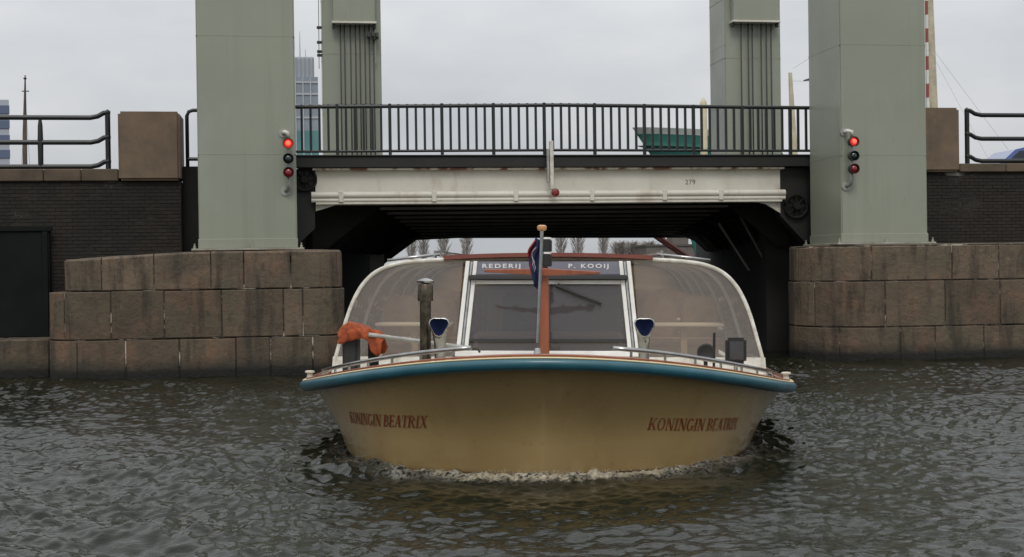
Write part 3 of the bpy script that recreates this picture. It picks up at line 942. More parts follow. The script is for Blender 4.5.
# clearance mark: pale box section with a red lamp at its foot
cm = sub(MB().box(5.42, 5.50, GYF - 0.40, GYF - 0.28, 3.74, 4.80).build('clearance_mark', M['white_old'], span, bevel=0.01), SB)
MB().box(5.36, 5.41, GYF - 0.36, GYF - 0.265, 3.9, 4.62).build('back_channel', M['galv'], cm, bevel=0.006)
for z in (3.95, 4.56):
    MB().box(5.44, 5.48, GYF - 0.28, GYF - 0.195 if z > 4.2 else GYF - 0.16, z, z + 0.05).build('mark_bracket', M['galv'], cm)
MB().lathe([(0.05, -0.1), (0.075, -0.02), (0.075, 0.03), (0.04, 0.06)], (5.53, GYF - 0.36, 3.67), 14, 'y').build('red_lamp', M['lens_red'], cm, smooth=40)
MB().lathe([(0.095, 0.0), (0.095, 0.03)], (5.53, GYF - 0.345, 3.67), 14, 'y').build('lamp_bezel', M['wood'], cm)

# ================================================================== signal lights on the towers
def signal(label, x, yt, z0):
    t = thing('signal_light', label, 'signal light', (x, yt, z0))
    y = yt - 0.24
    zl = [z0 + 0.90, z0 + 0.60, z0 + 0.33]
    # bent white bracket above, grey stay below
    MB().tube([(x - 0.09, yt, z0 + 1.13), (x - 0.07, yt - 0.14, z0 + 1.14), (x - 0.01, y + 0.02, z0 + 1.12), (x, y + 0.05, z0 + 1.0)], 0.045, 8).build('bracket', M['white_old'], t, smooth=True)
    MB().lathe([(0.09, 0.0), (0.09, 0.02)], (x - 0.09, yt - 0.002, z0 + 1.13), 12, 'y').build('wall_plate', M['galv'], t)
    MB().tube([(x, y + 0.07, z0 + 0.25), (x, y + 0.07, z0 + 0.08), (x - 0.02, y + 0.12, z0 + 0.0), (x - 0.06, yt, z0 - 0.02)], 0.038, 8).build('stay', M['galv'], t, smooth=True)
    MB().lathe([(0.1, 0.0), (0.1, 0.02)], (x - 0.06, yt - 0.002, z0 - 0.02), 12, 'y').build('wall_plate', M['galv'], t)
    MB().tube([(x, y + 0.07, z0 + 0.1), (x, y + 0.07, z0 + 1.02)], 0.03, 8).build('spine', M['galv'], t)
    for z, m_, nm in zip(zl, ('lamp_red', 'lens_green', 'lens_red'), ('lit red lamp', 'unlit dark green lamp', 'dimly glowing dark red lamp')):
        h = sub(MB().lathe([(0.06, -0.1), (0.095, -0.06), (0.105, 0.06), (0.108, 0.1), (0.095, 0.1), (0.095, 0.04)], (x, y, z), 18, 'y').build('lamp_housing', M['rubber'], t, smooth=40), (x, yt, z0))
        le = MB().lathe([(0.093, 0.03), (0.083, 0.06), (0.06, 0.085), (0.03, 0.098)], (x, y, z), 18, 'y').build('lens', M[m_], h, smooth=True)
        le['label'] = nm
        if m_ == 'lamp_red':
            MB().lathe([(0.05, 0.096), (0.035, 0.108), (0.01, 0.112)], (x, y, z), 12, 'y').build('bulb', M['lamp_core'], h, smooth=True)
    return t
signal('signal with one lit red lamp, on the left tower', -0.19, 27.7, 3.66)
signal('signal with one lit red lamp, on the right tower', 11.56, 27.7, 3.70)

# ================================================================== raised road barrier
t = thing('road_barrier', 'raised red and white striped barrier arm behind the right pillar', 'barrier', (14.95, 31.2, 4.05))
MB().box(14.78, 15.18, 31.1, 31.5, 4.055, 5.1).build('cabinet', M['galv'], t, bevel=0.03)
z = 5.0
k = 0
while z < 9.6:
    MB().box(14.955, 15.005, 31.02, 31.09, z, z + 0.33).build('arm_stripe', M['barrier_red'] if k % 2 else M['white'], t)
    z += 0.332
    k += 1

# ================================================================== tour boat
boat = thing('tour_boat', 'cream glass-roofed canal tour boat with a turquoise rubbing strake, heading for the camera', 'boat', (0, 0, 0))
boat.location = BOAT_LOC
boat.rotation_euler = (0, R(0.8), BOAT_ROT_Z)
# hull
ts = [0, 0.012, 0.03] + list(np.linspace(0.06, 1.0, 36)) + list(np.linspace(1.04, 2.0, 26))
us = [-0.45, -0.25, -0.1, 0.0] + list(np.linspace(0.06, 1.0, 18))
ring = []
for sgn in (-1, 1):
    seq = ts[::-1] if sgn < 0 else ts[1:]
    for t_ in seq:
        row = []
        for u in us:
            z = u if u < 0 else u * rail_pt(t_)[2]
            p = hull_pt(t_, z)
            row.append((sgn * p[0], p[1], p[2]))
        ring.append(row)
hv = [p for row in ring for p in row]
m_ = len(us)
hf = [(i * m_ + j, (i + 1) * m_ + j, (i + 1) * m_ + j + 1, i * m_ + j + 1) for i in range(len(ring) - 1) for j in range(m_ - 1)]
hf.append(tuple(range(m_)) + tuple(range(len(hv) - 1, len(hv) - m_ - 1, -1)))
# bottom
bot = [i * m_ for i in range(len(ring))]
hf.append(tuple(bot))
hull = MB().add(hv, hf).build('hull', M['hull'], boat, smooth=60)
# deck surface just inside the rail, open where the cabin stands is not needed
dk = MB()
row_l = []
for t_ in ts:
    x, y, z = rail_pt(t_)
    row_l.append((x, y, z))
vs = []
for (x, y, z) in row_l:
    for k in (-1, -0.8, -0.4, 0, 0.4, 0.8, 1):
        vs.append((x * k * 0.985, y + 0.03, z - 0.02 + 0.035 * (1 - k * k)))
fs = [(i * 7 + j, (i + 1) * 7 + j, (i + 1) * 7 + j + 1, i * 7 + j + 1) for i in range(len(row_l) - 1) for j in range(6)]
dk.add(vs, fs).build('deck', M['deck'], boat, smooth=True)
# sweeps along the gunwale
def sweep(name, prof, material, parent, inset=0.0, tmax=2.0, smooth=50):
    tt = [t_ for t_ in ts if t_ <= tmax]
    pts = [(-rail_pt(t_)[0], rail_pt(t_)[1], rail_pt(t_)[2]) for t_ in tt[::-1]] + [rail_pt(t_) for t_ in tt[1:]]
    n = len(prof)
    vs, fs = [], []
    for i, p in enumerate(pts):
        a, b = Vector(pts[max(0, i - 1)]), Vector(pts[min(len(pts) - 1, i + 1)])
        d = (b - a)
        nn = Vector((d.y, -d.x, 0)).normalized()
        for (o, h) in prof:
            q = Vector(p) + nn * (o - inset)
            vs.append((q.x, q.y, q.z + h))
    for i in range(len(pts) - 1):
        for k in range(n):
            fs.append((i * n + k, i * n + (k + 1) % n, (i + 1) * n + (k + 1) % n, (i + 1) * n + k))
    fs += [tuple(range(n)), tuple((len(pts) - 1) * n + k for k in range(n))]
    return MB().add(vs, fs).build(name, material, parent, smooth=smooth)
sweep('rubbing_strake', [(-0.02, -0.125), (0.04, -0.12), (0.075, -0.095), (0.085, -0.06), (0.08, -0.03), (0.055, -0.012), (-0.02, -0.012)], M['rub'], boat)
sweep('trim_strip', [(-0.03, -0.013), (0.05, -0.011), (0.056, -0.002), (0.05, 0.006), (-0.03, 0.006)], M['cream_strip'], boat)
sweep('toe_rail', [(-0.07, 0.008), (0.01, 0.009), (0.012, 0.024), (0.0, 0.03), (-0.06, 0.03), (-0.07, 0.024)], M['wood'], boat)
# name on both bows
def arc_at(zh):
    pts = [hull_pt(t_, zh) for t_ in np.linspace(0, 1.3, 260)]
    c = [0.0]
    for a, b in zip(pts, pts[1:]):
        c.append(c[-1] + math.dist(a, b))
    return pts, c
def arc_point(pts, c, s):
    i = int(np.clip(np.searchsorted(c, s) - 1, 0, len(c) - 2))
    k = (s - c[i]) / (c[i + 1] - c[i])
    a, b = Vector(pts[i]), Vector(pts[i + 1])
    p = a.lerp(b, k)
    d = b - a
    return p, Vector((d.y, -d.x, -0.35 * d.length)).normalized()
class Serif:
    """roman capitals from strokes: thick stems, thin hairlines, slab serifs"""
    def __init__(s):
        s.v, s.f, s.lv, s.level = [], [], [], 0
    def quad(s, p, n=4):
        a, b, c, d = [Vector(q) for q in p]                # a-b one end, d-c the other
        o = len(s.v)
        for i in range(n + 1):
            k = i / n
            s.v += [tuple(a.lerp(d, k)), tuple(b.lerp(c, k))]
            s.lv += [s.level] * 2
        s.f += [(o + 2 * i, o + 2 * i + 1, o + 2 * i + 3, o + 2 * i + 2) for i in range(n)]
        s.level += 1
    def bar(s, x0, x1, y0, y1, n=2):
        s.quad([(x0, y0), (x1, y0), (x1, y1), (x0, y1)], n)
    def stem(s, x, w=0.16, lo=0.0, hi=1.0, serifs=(1, 1)):
        s.bar(x - w / 2, x + w / 2, lo, hi, 4)
        for k, y in zip(serifs, (lo, hi - 0.06)):
            if k:
                s.bar(x - w / 2 - 0.08, x + w / 2 + 0.08, y, y + 0.06)
    def diag(s, x0, y0, x1, y1, w):
        s.quad([(x0 - w / 2, y0), (x0 + w / 2, y0), (x1 + w / 2, y1), (x1 - w / 2, y1)], 5)
    def arc(s, cx, cy, rx, ry, a0, a1, n=18, tw=0.15, tn=0.06):
        o = len(s.v)
        for i in range(n + 1):
            a = R(a0 + (a1 - a0) * i / n)
            s.v += [(cx + rx * math.cos(a), cy + ry * math.sin(a)), (cx + (rx - tw) * math.cos(a), cy + (ry - tn) * math.sin(a))]
            s.lv += [s.level] * 2
        s.f += [(o + 2 * i, o + 2 * i + 1, o + 2 * i + 3, o + 2 * i + 2) for i in range(n)]
        s.level += 1
    def glyph(s, ch, ox):
        n0 = len(s.v)
        w = 0.74
        if ch == 'K':
            s.stem(0.12); s.diag(0.2, 0.4, 0.6, 0.97, 0.08); s.diag(0.66, 0.03, 0.32, 0.56, 0.17); s.bar(0.5, 0.74, 0, 0.06); s.bar(0.48, 0.72, 0.94, 1)
        elif ch == 'O':
            s.arc(0.38, 0.5, 0.37, 0.51, 0, 360, 28); w = 0.78
        elif ch == 'N':
            s.stem(0.12, 0.07, serifs=(1, 0)); s.stem(0.68, 0.07, serifs=(0, 1)); s.diag(0.66, 0.0, 0.13, 1.0, 0.17); s.bar(0.0, 0.2, 0.94, 1); w = 0.8
        elif ch == 'I':
            s.stem(0.17); w = 0.36
        elif ch == 'G':
            s.arc(0.38, 0.5, 0.37, 0.51, 40, 322, 24); s.stem(0.66, 0.14, 0.08, 0.42, (0, 1)); w = 0.8
        elif ch == 'B':
            s.stem(0.12); s.arc(0.2, 0.75, 0.4, 0.25, -90, 90, 12); s.arc(0.2, 0.27, 0.46, 0.27, -90, 90, 12); w = 0.7
        elif ch == 'E':
            s.stem(0.12); s.bar(0.1, 0.56, 0.94, 1); s.bar(0.1, 0.45, 0.48, 0.54); s.bar(0.1, 0.58, 0, 0.06); s.bar(0.5, 0.57, 0.8, 0.97); s.bar(0.53, 0.6, 0.02, 0.22); s.bar(0.4, 0.46, 0.4, 0.62); w = 0.64
        elif ch == 'A':
            s.diag(0.1, 0.0, 0.36, 1.0, 0.07); s.diag(0.62, 0.0, 0.38, 1.0, 0.17); s.bar(0.18, 0.55, 0.3, 0.36); s.bar(0.0, 0.22, 0, 0.06); s.bar(0.48, 0.76, 0, 0.06); w = 0.76
        elif ch == 'T':
            s.stem(0.34, serifs=(1, 0)); s.bar(0.02, 0.66, 0.94, 1); s.bar(0.0, 0.06, 0.76, 0.98); s.bar(0.62, 0.68, 0.76, 0.98); w = 0.7
        elif ch == 'R':
            s.stem(0.12); s.arc(0.2, 0.74, 0.42, 0.26, -90, 90, 12); s.diag(0.66, 0.02, 0.34, 0.5, 0.17); s.bar(0.54, 0.78, 0, 0.06); w = 0.76
        elif ch == 'X':
            s.diag(0.62, 0.0, 0.12, 1.0, 0.17); s.diag(0.1, 0.0, 0.6, 1.0, 0.07); s.bar(0.0, 0.22, 0, 0.06); s.bar(0.5, 0.76, 0, 0.06); s.bar(0.0, 0.26, 0.94, 1); s.bar(0.5, 0.72, 0.94, 1); w = 0.76
        else:
            w = 0.3
        s.v[n0:] = [(x + ox + 0.24 * y, y) for x, y in s.v[n0:]]
        return ox + w + 0.07
nm_ = Serif()
ox = 0.0
for ch in 'KONINGIN BEATRIX':
    ox = nm_.glyph(ch, ox)
wtx = max(v[0] for v in nm_.v)
pts0, c0 = arc_at(0.43)
def arc_x(x):
    return next(c for p, c in zip(pts0, c0) if p[0] >= x)
cache = {}
for sgn, xa, xb_, z_fore, z_aft in ((1, 1.02, 2.00, 0.455, 0.365), (-1, 1.12, 2.03, 0.46, 0.405)):
    q = []
    sA, sB = arc_x(xa), arc_x(xb_)
    for v, lv in zip(nm_.v, nm_.lv):
        u = v[0] / wtx
        if sgn < 0:
            u = 1 - u
        key = round(z_fore + (z_aft - z_fore) * u + 0.125 * v[1], 3)
        if key not in cache:
            cache[key] = arc_at(key)
        p, nn = arc_point(*cache[key], sA + (sB - sA) * u)
        p = p + nn * (0.005 + 0.00006 * lv)
        q.append((sgn * p.x, p.y, p.z))
    MB().add(q, nm_.f).build('name_lettering', M['text_red'], boat)

# cabin: arch sections
ARCH = [(-2.64, 0.74), (-2.62, 0.92), (-2.565, 1.15), (-2.50, 1.4), (-2.42, 1.63), (-2.31, 1.83), (-2.15, 1.985), (-1.92, 2.08), (-1.65, 2.118), (-1.3, 2.14), (-0.7, 2.165), (0, 2.175)]
ARCH = ARCH + [(-x, z) for x, z in ARCH[-2::-1]]
def smooth_arch(a, n=4):
    pts = [Vector(p) for p in a]
    outp = []
    for i in range(len(pts) - 1):
        p0, p1, p2, p3 = pts[max(0, i - 1)], pts[i], pts[i + 1], pts[min(len(pts) - 1, i + 2)]
        for k in range(n):
            t_ = k / n
            outp.append(0.5 * ((2 * p1) + (-p0 + p2) * t_ + (2 * p0 - 5 * p1 + 4 * p2 - p3) * t_ ** 2 + (-p0 + 3 * p1 - 3 * p2 + p3) * t_ ** 3))
    outp.append(pts[-1])
    return [(p.x, p.y) for p in outp]
AR = smooth_arch(ARCH)
CY = 4.0                                                     # front of the cabin
def fy(z):                                                   # rake of the cabin front
    return CY - 0.12 + 0.22 * (z - 0.8)
def arch_frame(name, y_, r, material, parent, rake=True):
    return MB().tube([(x, (fy(z) if rake else 0) + y_, z) for x, z in AR], r, 8).build(name, material, parent, smooth=40)
iL = next(i for i, p in enumerate(AR) if p[0] > -1.32)
for lo_, hi_ in ((0, iL + 1), (len(AR) - iL - 1, len(AR))):
    MB().tube([(x, fy(z), z) for x, z in AR[lo_:hi_]], 0.024, 8).build('front_arch', M['white_old'], boat, smooth=40)
YS = [0.03 + 1.75 * i for i in range(6)]
for y_ in YS[1:]:
    arch_frame('cabin_rib', y_, 0.025, M['white'], boat)
# glazing bays: curved pane each side between ribs, opaque spine on top
nA = len(AR)
def band(i0, i1, ya, yb, off=0.0):
    vs, fs = [], []
    for i in range(i0, i1):
        x, z = AR[i]
        vs += [(x, fy(z) + ya, z + off), (x, fy(z) + yb, z + off)]
    for i in range(i1 - i0 - 1):
        fs.append((2 * i, 2 * i + 1, 2 * i + 3, 2 * i + 2))
    return vs, fs
iL = next(i for i, p in enumerate(AR) if p[0] > -1.32)
iR = nA - iL
for a, b in zip(YS, YS[1:]):
    MB().add(*band(4, iL + 1, a, b)).build('side_pane', M['plexi'], boat, smooth=True)
    MB().add(*band(iR - 1, nA - 4, a, b)).build('side_pane', M['plexi'], boat, smooth=True)
    for sg, rg in ((0, (0, 5)), (1, (nA - 5, nA))):
        MB().add(*band(*rg, a, b)).build('coaming', M['white_old'], boat, smooth=True)
v_, f_ = band(iL, iR, -0.06, YS[-1], 0.0)
v2, f2 = band(iL, iR, -0.06, YS[-1], 0.05)
k = len(v_)
n2 = iR - iL
edge = [(0, 1, k + 1, k), (2 * n2 - 2, 2 * n2 - 1, k + 2 * n2 - 1, k + 2 * n2 - 2)] + [(2 * i, 2 * i + 2, k + 2 * i + 2, k + 2 * i) for i in range(n2 - 1)] + [(2 * i + 1, 2 * i + 3, k + 2 * i + 3, k + 2 * i + 1) for i in range(n2 - 1)]
roof = MB().add(v_ + v2, f_ + [tuple(i + k for i in q) for q in f2] + edge).build('roof', M['roof'], boat, smooth=40)
for sg in (-1, 1):
    pts = [(sg * 1.42, fy(2.2) + 0.1 + i * 0.8, 2.235) for i in range(11)]
    MB().tube([(sg * 2.02, fy(2.0) + 0.12, 2.13), (sg * 1.75, fy(2.0) + 0.12, 2.165), (sg * 1.36, fy(2.0) + 0.12, 2.205)], 0.018, 8).build('grab_rail', M['steel'], roof, smooth=True)
    MB().tube([(sg * 1.42, fy(2.0) + 0.12, 2.12), (sg * 1.42, fy(2.0) + 0.12, 2.2)], 0.025, 6).build('rail_foot', M['steel'], roof)
    MB().tube(pts, 0.022, 6).build('grab_rail', M['steel'], roof)
# front glass either side of the wheelhouse
WX0, WX1 = 1.13, 1.02                                        # half width of the windscreen at foot and head
def front_pane(sg):
    poly = [(x, z) for x, z in AR if x < -WX0 - 0.01 and z > 0.9]
    poly = [(-2.615, 0.93)] + poly + [(-WX1 - 0.04, 2.145), (-WX0, 0.93)]
    vs = [(sg * -x, fy(z) + 0.01, z) for x, z in poly]
    return MB().add(vs, [tuple(range(len(vs)))]).build('front_pane', M['plexi'], boat)
front_pane(-1)
front_pane(1)
MB().add([(x, fy(z) - 0.012, z) for x, z in ((-2.66, 0.74), (2.66, 0.74), (2.65, 0.94), (-2.65, 0.94))] + [(x, fy(z) + 0.06, z) for x, z in ((-2.66, 0.74), (2.66, 0.74), (2.65, 0.94), (-2.65, 0.94))],
         [(0, 1, 2, 3), (7, 6, 5, 4), (0, 4, 5, 1), (1, 5, 6, 2), (2, 6, 7, 3), (3, 7, 4, 0)]).build('front_coaming', M['white_old'], boat)
# windscreen frame
def wp(x, z, d=0.0):
    return (x, fy(z) - 0.06 - d, z)
def slab(poly, d0, d1):
    """outline (x,z) on the raked front, from depth d0 to d1 in front of it"""
    n = len(poly)
    vs = [wp(x, z, d0) for x, z in poly] + [wp(x, z, d1) for x, z in poly]
    return MB().add(vs, [tuple(range(n)), tuple(range(2 * n - 1, n - 1, -1))] + [(i, i + n, (i + 1) % n + n, (i + 1) % n) for i in range(n)])
def hw(z):
    return WX0 + (WX1 - WX0) * (z - 0.95) / (2.12 - 0.95)
ws = slab([(-hw(0.95) - 0.02, 0.95), (hw(0.95) + 0.02, 0.95), (hw(1.02) + 0.02, 1.02), (-hw(1.02) - 0.02, 1.02)], -0.05, 0.03).build('windscreen_sill', M['white'], boat, bevel=0.008)
for sg in (-1, 1):
    for o, w_, mm, d_ in ((0.0, 0.05, 'white', 0.03), (0.055, 0.035, 'steel', 0.0), (0.095, 0.05, 'white', 0.02)):
        slab([(sg * (hw(1.025) - o), 1.025), (sg * (hw(2.12) - o), 2.12), (sg * (hw(2.12) - o - w_), 2.12), (sg * (hw(1.025) - o - w_), 1.025)], -0.05, d_).build('windscreen_post', M[mm], boat, bevel=0.006)
hb = slab([(-hw(1.95) + 0.15, 1.955), (hw(1.95) - 0.15, 1.955), (hw(2.12) - 0.15, 2.115), (-hw(2.12) + 0.15, 2.115)], -0.04, 0.015).build('header_board', M['header'], boat)
slab([(-hw(1.9) + 0.06, 1.885), (hw(1.9) - 0.06, 1.885), (hw(1.95) - 0.06, 1.95), (-hw(1.95) + 0.06, 1.95)], 0.034, 0.10).build('sun_visor', M['rubber'], boat, bevel=0.015)
slab([(-hw(1.8) + 0.15, 1.835), (hw(1.8) - 0.15, 1.835), (hw(1.88) - 0.15, 1.88), (-hw(1.88) + 0.15, 1.88)], -0.04, 0.01).build('windscreen_head', M['white'], boat)
slab([(-hw(1.14) + 0.15, 1.13), (hw(1.14) - 0.15, 1.13), (hw(1.16) - 0.15, 1.165), (-hw(1.16) + 0.15, 1.165)], -0.03, 0.02).build('glazing_bar', M['rubber'], boat)
slab([(-0.03, 1.02), (0.03, 1.02), (0.03, 1.835), (-0.03, 1.835)], -0.03, 0.02).build('centre_mullion', M['rubber'], boat)
for sg in (-1, 1):
    slab([(sg * 0.03, 1.165), (sg * (hw(1.165) - 0.15), 1.165), (sg * (hw(1.82) - 0.15), 1.82), (sg * 0.03, 1.82)], -0.02, -0.012).build('windscreen_pane', M['glass'], boat)
    slab([(sg * 0.03, 1.02), (sg * (hw(1.02) - 0.15), 1.02), (sg * (hw(1.12) - 0.15), 1.125), (sg * 0.03, 1.125)], -0.02, -0.012).build('lower_pane', M['glass'], boat)
def header_text(s, xc, width):
    vs, fs = text_mesh(s, 0.1, spacing=1.35, bold=0.003)
    w = max(v[0] for v in vs)
    sc = width / w
    MB().add([wp(xc - width / 2 + v[0] * sc, 2.035 + v[1] * 0.72, 0.022) for v in vs], fs).build('header_lettering', M['text_white'], hb)
header_text('REDERIJ', -0.58, 0.48)
header_text('P. KOOIJ', 0.50, 0.5)
# wipers
wv_ = [((0.08, 1.83), (0.34, 1.72), (0.62, 1.62)), ((0.12, 1.84), (0.40, 1.70), (0.63, 1.61))]
wpz = MB()
for q in wv_:
    wpz.tube([wp(x, z, 0.05) for x, z in q], 0.014, 6)
wiper = wpz.build('wiper_arm', M['rubber'], boat)
MB().tube([wp(0.22, 1.77, 0.04), wp(0.66, 1.60, 0.04)], 0.018, 6).build('wiper_blade', M['rubber'], wiper)
# inside of the saloon
MB().add([(x, y, 0.62) for x, y in ((-2.5, 4.05), (2.5, 4.05), (2.5, 12.8), (-2.5, 12.8))], [(0, 1, 2, 3)]).build('cabin_floor', M['cabin_floor'], boat)
def bench(x, y):
    b_ = MB().box(x - 0.55, x + 0.55, y, y + 0.45, 0.98, 1.1).build('bench_seat', M['seat'], boat, bevel=0.04, seg=2)
    for dx_ in (-0.275, 0.275):
        pr_ = [(x + dx_ + 0.25 * math.copysign(abs(math.cos(a)) ** 0.55, math.cos(a)), 1.35 + 0.3 * math.copysign(abs(math.sin(a)) ** 0.6, math.sin(a))) for a in np.linspace(0, 2 * math.pi, 24, endpoint=False)]
        MB().prism(pr_, 'y', y + 0.40, y + 0.52).build('seat_back', M['seat'], b_, bevel=0.03, seg=2, smooth=50)
    MB().box(x - 0.5, x + 0.5, y + 0.1, y + 0.38, 0.622, 0.978).build('bench_base', M['seat_wood'], b_)
for y in (5.3, 6.9, 8.5, 10.1, 11.7):
    for x in (-1.75, 1.75):
        bench(x, y)
        MB().box(x - 0.5, x + 0.5, y - 0.55, y - 0.15, 1.28, 1.32).build('table_top', M['tablecloth'], boat, bevel=0.01)
        MB().box(x - 0.04, x + 0.04, y - 0.4, y - 0.3, 0.622, 1.279).build('table_leg', M['seat_wood'], boat)
MB().box(-0.95, 0.95, 4.5, 4.75, 0.63, 1.22).build('dashboard', M['seat_wood'], boat, bevel=0.05)
st = MB().tube([(-0.35 + 0.2 * math.cos(a), 4.85, 1.32 + 0.2 * math.sin(a)) for a in np.linspace(0, 2 * math.pi, 20, endpoint=False)], 0.018, 6, closed=True).build('steering_wheel', M['rubber'], boat, smooth=True)
MB().tube([(-0.35, 4.75, 1.3), (-0.35, 4.86, 1.32)], 0.03, 8).build('steering_hub', M['rubber'], st)
MB().box(-0.62, -0.12, 5.3, 5.42, 1.0, 1.7).build('helm_seat_back', M['rubber'], boat, bevel=0.05, seg=2)
MB().box(-0.62, -0.12, 5.0, 5.4, 0.63, 1.05).build('helm_seat', M['rubber'], boat, bevel=0.05)
MB().add([(x, fy(z) + YS[-1] + 0.02, z) for x, z in AR], [tuple(range(nA))]).build('rear_bulkhead', M['seat_wood'], boat)

# bow fittings
def bz(y):
    return rail_z(y)
MB().lathe([(0.035, 0.0), (0.08, 0.01), (0.07, 0.03), (0.045, 0.1), (0.03, 0.19), (0.026, 0.2)], (-0.055, 0.55, bz(0.5)), 14).build('staff_socket', M['steel'], boat, smooth=40)
fs_ = MB().tube([(-0.055, 0.55, 1.3), (-0.01, 0.55, 2.40)], 0.019, 10).build('flagstaff', M['steel'], boat, smooth=40)
MB().lathe([(0.025, 0), (0.044, 0.01), (0.049, 0.03), (0.044, 0.05), (0.025, 0.058)], (-0.01, 0.55, 2.40), 14).build('staff_knob', M['wood_light'], fs_, smooth=40)
def flag_piece(name, m_, za, zb, xa, xb, phase, parent):
    vs, fs = [], []
    nu, nv = 9, 12
    for j in range(nv + 1):
        v = j / nv
        z = za + (zb - za) * v
        for i in range(nu + 1):
            u = i / nu
            w = (xa + (xb - xa) * u)
            wid = 0.25 + 0.75 * math.sin(math.pi * (0.12 + 0.8 * v)) ** 0.8
            vs.append((-0.03 + w * wid - 0.02 * v + 0.012 * math.sin(9 * v + phase), 0.57 + 0.03 * math.sin(u * 11 + phase + v * 4) + 0.035 * u, z - 0.05 * u))
    for j in range(nv):
        for i in range(nu):
            a = j * (nu + 1) + i
            fs.append((a, a + 1, a + nu + 2, a + nu + 1))
    o = MB().add(vs, fs).build(name, m_, parent, smooth=True)
    sm = o.modifiers.new('thickness', 'SOLIDIFY')
    sm.thickness = 0.006
    return o
fl = flag_piece('flag', M['flag_blue'], 2.34, 1.86, -0.085, 0.03, 0.3, boat)
flag_piece('red_stripe', M['flag_red'], 2.32, 2.0, -0.105, -0.06, 1.4, fl)
flag_piece('white_stripe', M['flag_white'], 2.26, 2.02, -0.066, -0.048, 2.2, fl)
# wooden mast with cross arm and navigation lamps
mst = MB().prism([(-0.09, 0.72), (0.035, 0.72), (0.02, 2.05), (-0.075, 2.05)], 'y', 2.95, 3.05).build('wooden_mast', M['wood'], boat, bevel=0.015)
ca_ = MB().add([(x, y, z) for y in (2.88, 2.945) for x, z in ((-0.72, 2.02), (-0.72, 1.985), (0.0, 1.945), (0.62, 1.965), (0.62, 1.995), (0.0, 2.03))],
         [(0, 1, 2, 3, 4, 5), (11, 10, 9, 8, 7, 6)] + [(i, i + 6, (i + 1) % 6 + 6, (i + 1) % 6) for i in range(6)]).build('cross_arm', M['wood'], mst, bevel=0.008)
for z in (2.052, 2.222):
    lb = MB().lathe([(0.05, 0), (0.062, 0.01), (0.062, 0.13), (0.04, 0.145)], (0.0, 2.98, z), 12).build('navigation_lamp', M['rubber'], mst, smooth=40)
    MB().lathe([(0.055, 0.146), (0.055, 0.168)], (0.0, 2.98, z), 12).build('lamp_collar', M['white'], lb)
# funnel
FZ = bz(2.7) - 0.02
fn = MB().lathe([(0.064, 0.0), (0.064, 0.98), (0.06, 0.98)], (-1.38, 2.7, FZ), 18).build('exhaust_pipe', M['brass'], boat, smooth=40)
MB().lathe([(0.09, 0.93), (0.09, 1.12), (0.086, 1.125)], (-1.38, 2.7, FZ), 18).build('pipe_collar', M['brass'], fn, smooth=40)
MB().lathe([(0.03, 1.126), (0.098, 1.14), (0.102, 1.16), (0.06, 1.18), (0.02, 1.19)], (-1.38, 2.7, FZ), 18).build('rain_cap', M['steel'], fn, smooth=40)
# cowl ventilators: trumpet mouths facing forward
def cowl(x, y):
    z0 = bz(y) + 0.28
    n, vs, fs = 20, [], []
    rows = [(0.062, (x, y, z0 - 0.3), 0.0), (0.062, (x, y, z0 + 0.06), 0.0), (0.068, (x, y, z0 + 0.14), 0.1), (0.078, (x, y - 0.01, z0 + 0.22), 0.45), (0.090, (x, y - 0.045, z0 + 0.285), 0.9), (0.103, (x, y - 0.09, z0 + 0.33), 1.25),
            (0.110, (x, y - 0.125, z0 + 0.345), 1.42), (0.098, (x, y - 0.128, z0 + 0.345), 1.42)]
    for r_, c, tilt in rows:
        for k in range(n):
            a = 2 * math.pi * k / n
            lx, ly = r_ * math.cos(a), r_ * math.sin(a)
            tri = 1.0
            if tilt > 0.7:                       # the mouth is a rounded triangle, point down
                tri = 1 - 0.16 * math.cos(3 * (a - math.pi / 2)) * 1.0
            lx, ly = lx * tri, ly * tri
            vs.append((c[0] + lx, c[1] + ly * math.cos(tilt), c[2] + ly * math.sin(tilt)))
    for i in range(len(rows) - 1):
        for k in range(n):
            fs.append((i * n + k, i * n + (k + 1) % n, (i + 1) * n + (k + 1) % n, (i + 1) * n + k))
    o = MB().add(vs, fs).build('cowl_ventilator', M['steel'], boat, smooth=True)
    c, tilt = (x, y - 0.115, z0 + 0.345), 1.42
    dv = []
    for k in range(n):
        a = 2 * math.pi * k / n
        tri = 1 - 0.16 * math.cos(3 * (a - math.pi / 2))
        dv.append((c[0] + 0.0995 * tri * math.cos(a), c[1] + 0.0995 * tri * math.sin(a) * math.cos(tilt), c[2] + 0.0995 * tri * math.sin(a) * math.sin(tilt)))
    MB().add(dv + [(c[0], c[1] + 0.09, c[2] - 0.04)], [(k, (k + 1) % n, n) for k in range(n)]).build('cowl_mouth', M['navy'], o, smooth=True)
cowl(-1.20, 2.55)
cowl(1.10, 2.55)
# low stainless bow rails on short feet
for sg in (-1, 1):
    pts = []
    for t_ in np.linspace(0.16, 0.80, 16):
        x, y, z = rail_pt(t_)
        k = 1 - 0.055
        pts.append((sg * x * k, y + 0.12, z + 0.10))
    rl_ = MB().tube(pts, 0.022, 8).build('bow_rail', M['steel'], boat, smooth=True)
    for p in pts[1::2]:
        MB().tube([(p[0], p[1], p[2] - 0.11), p], 0.015, 6).build('rail_stanchion', M['steel'], rl_)
# mushroom bollards on the shoulders
for sg in (-1, 1):
    x, y, z = rail_pt(0.83)
    MB().lathe([(0.04, 0.0), (0.032, 0.02), (0.032, 0.055), (0.055, 0.062), (0.055, 0.078), (0.04, 0.085)], (sg * (x - 0.03), y, z + 0.025), 14).build('bollard', M['deck'], boat, smooth=40)
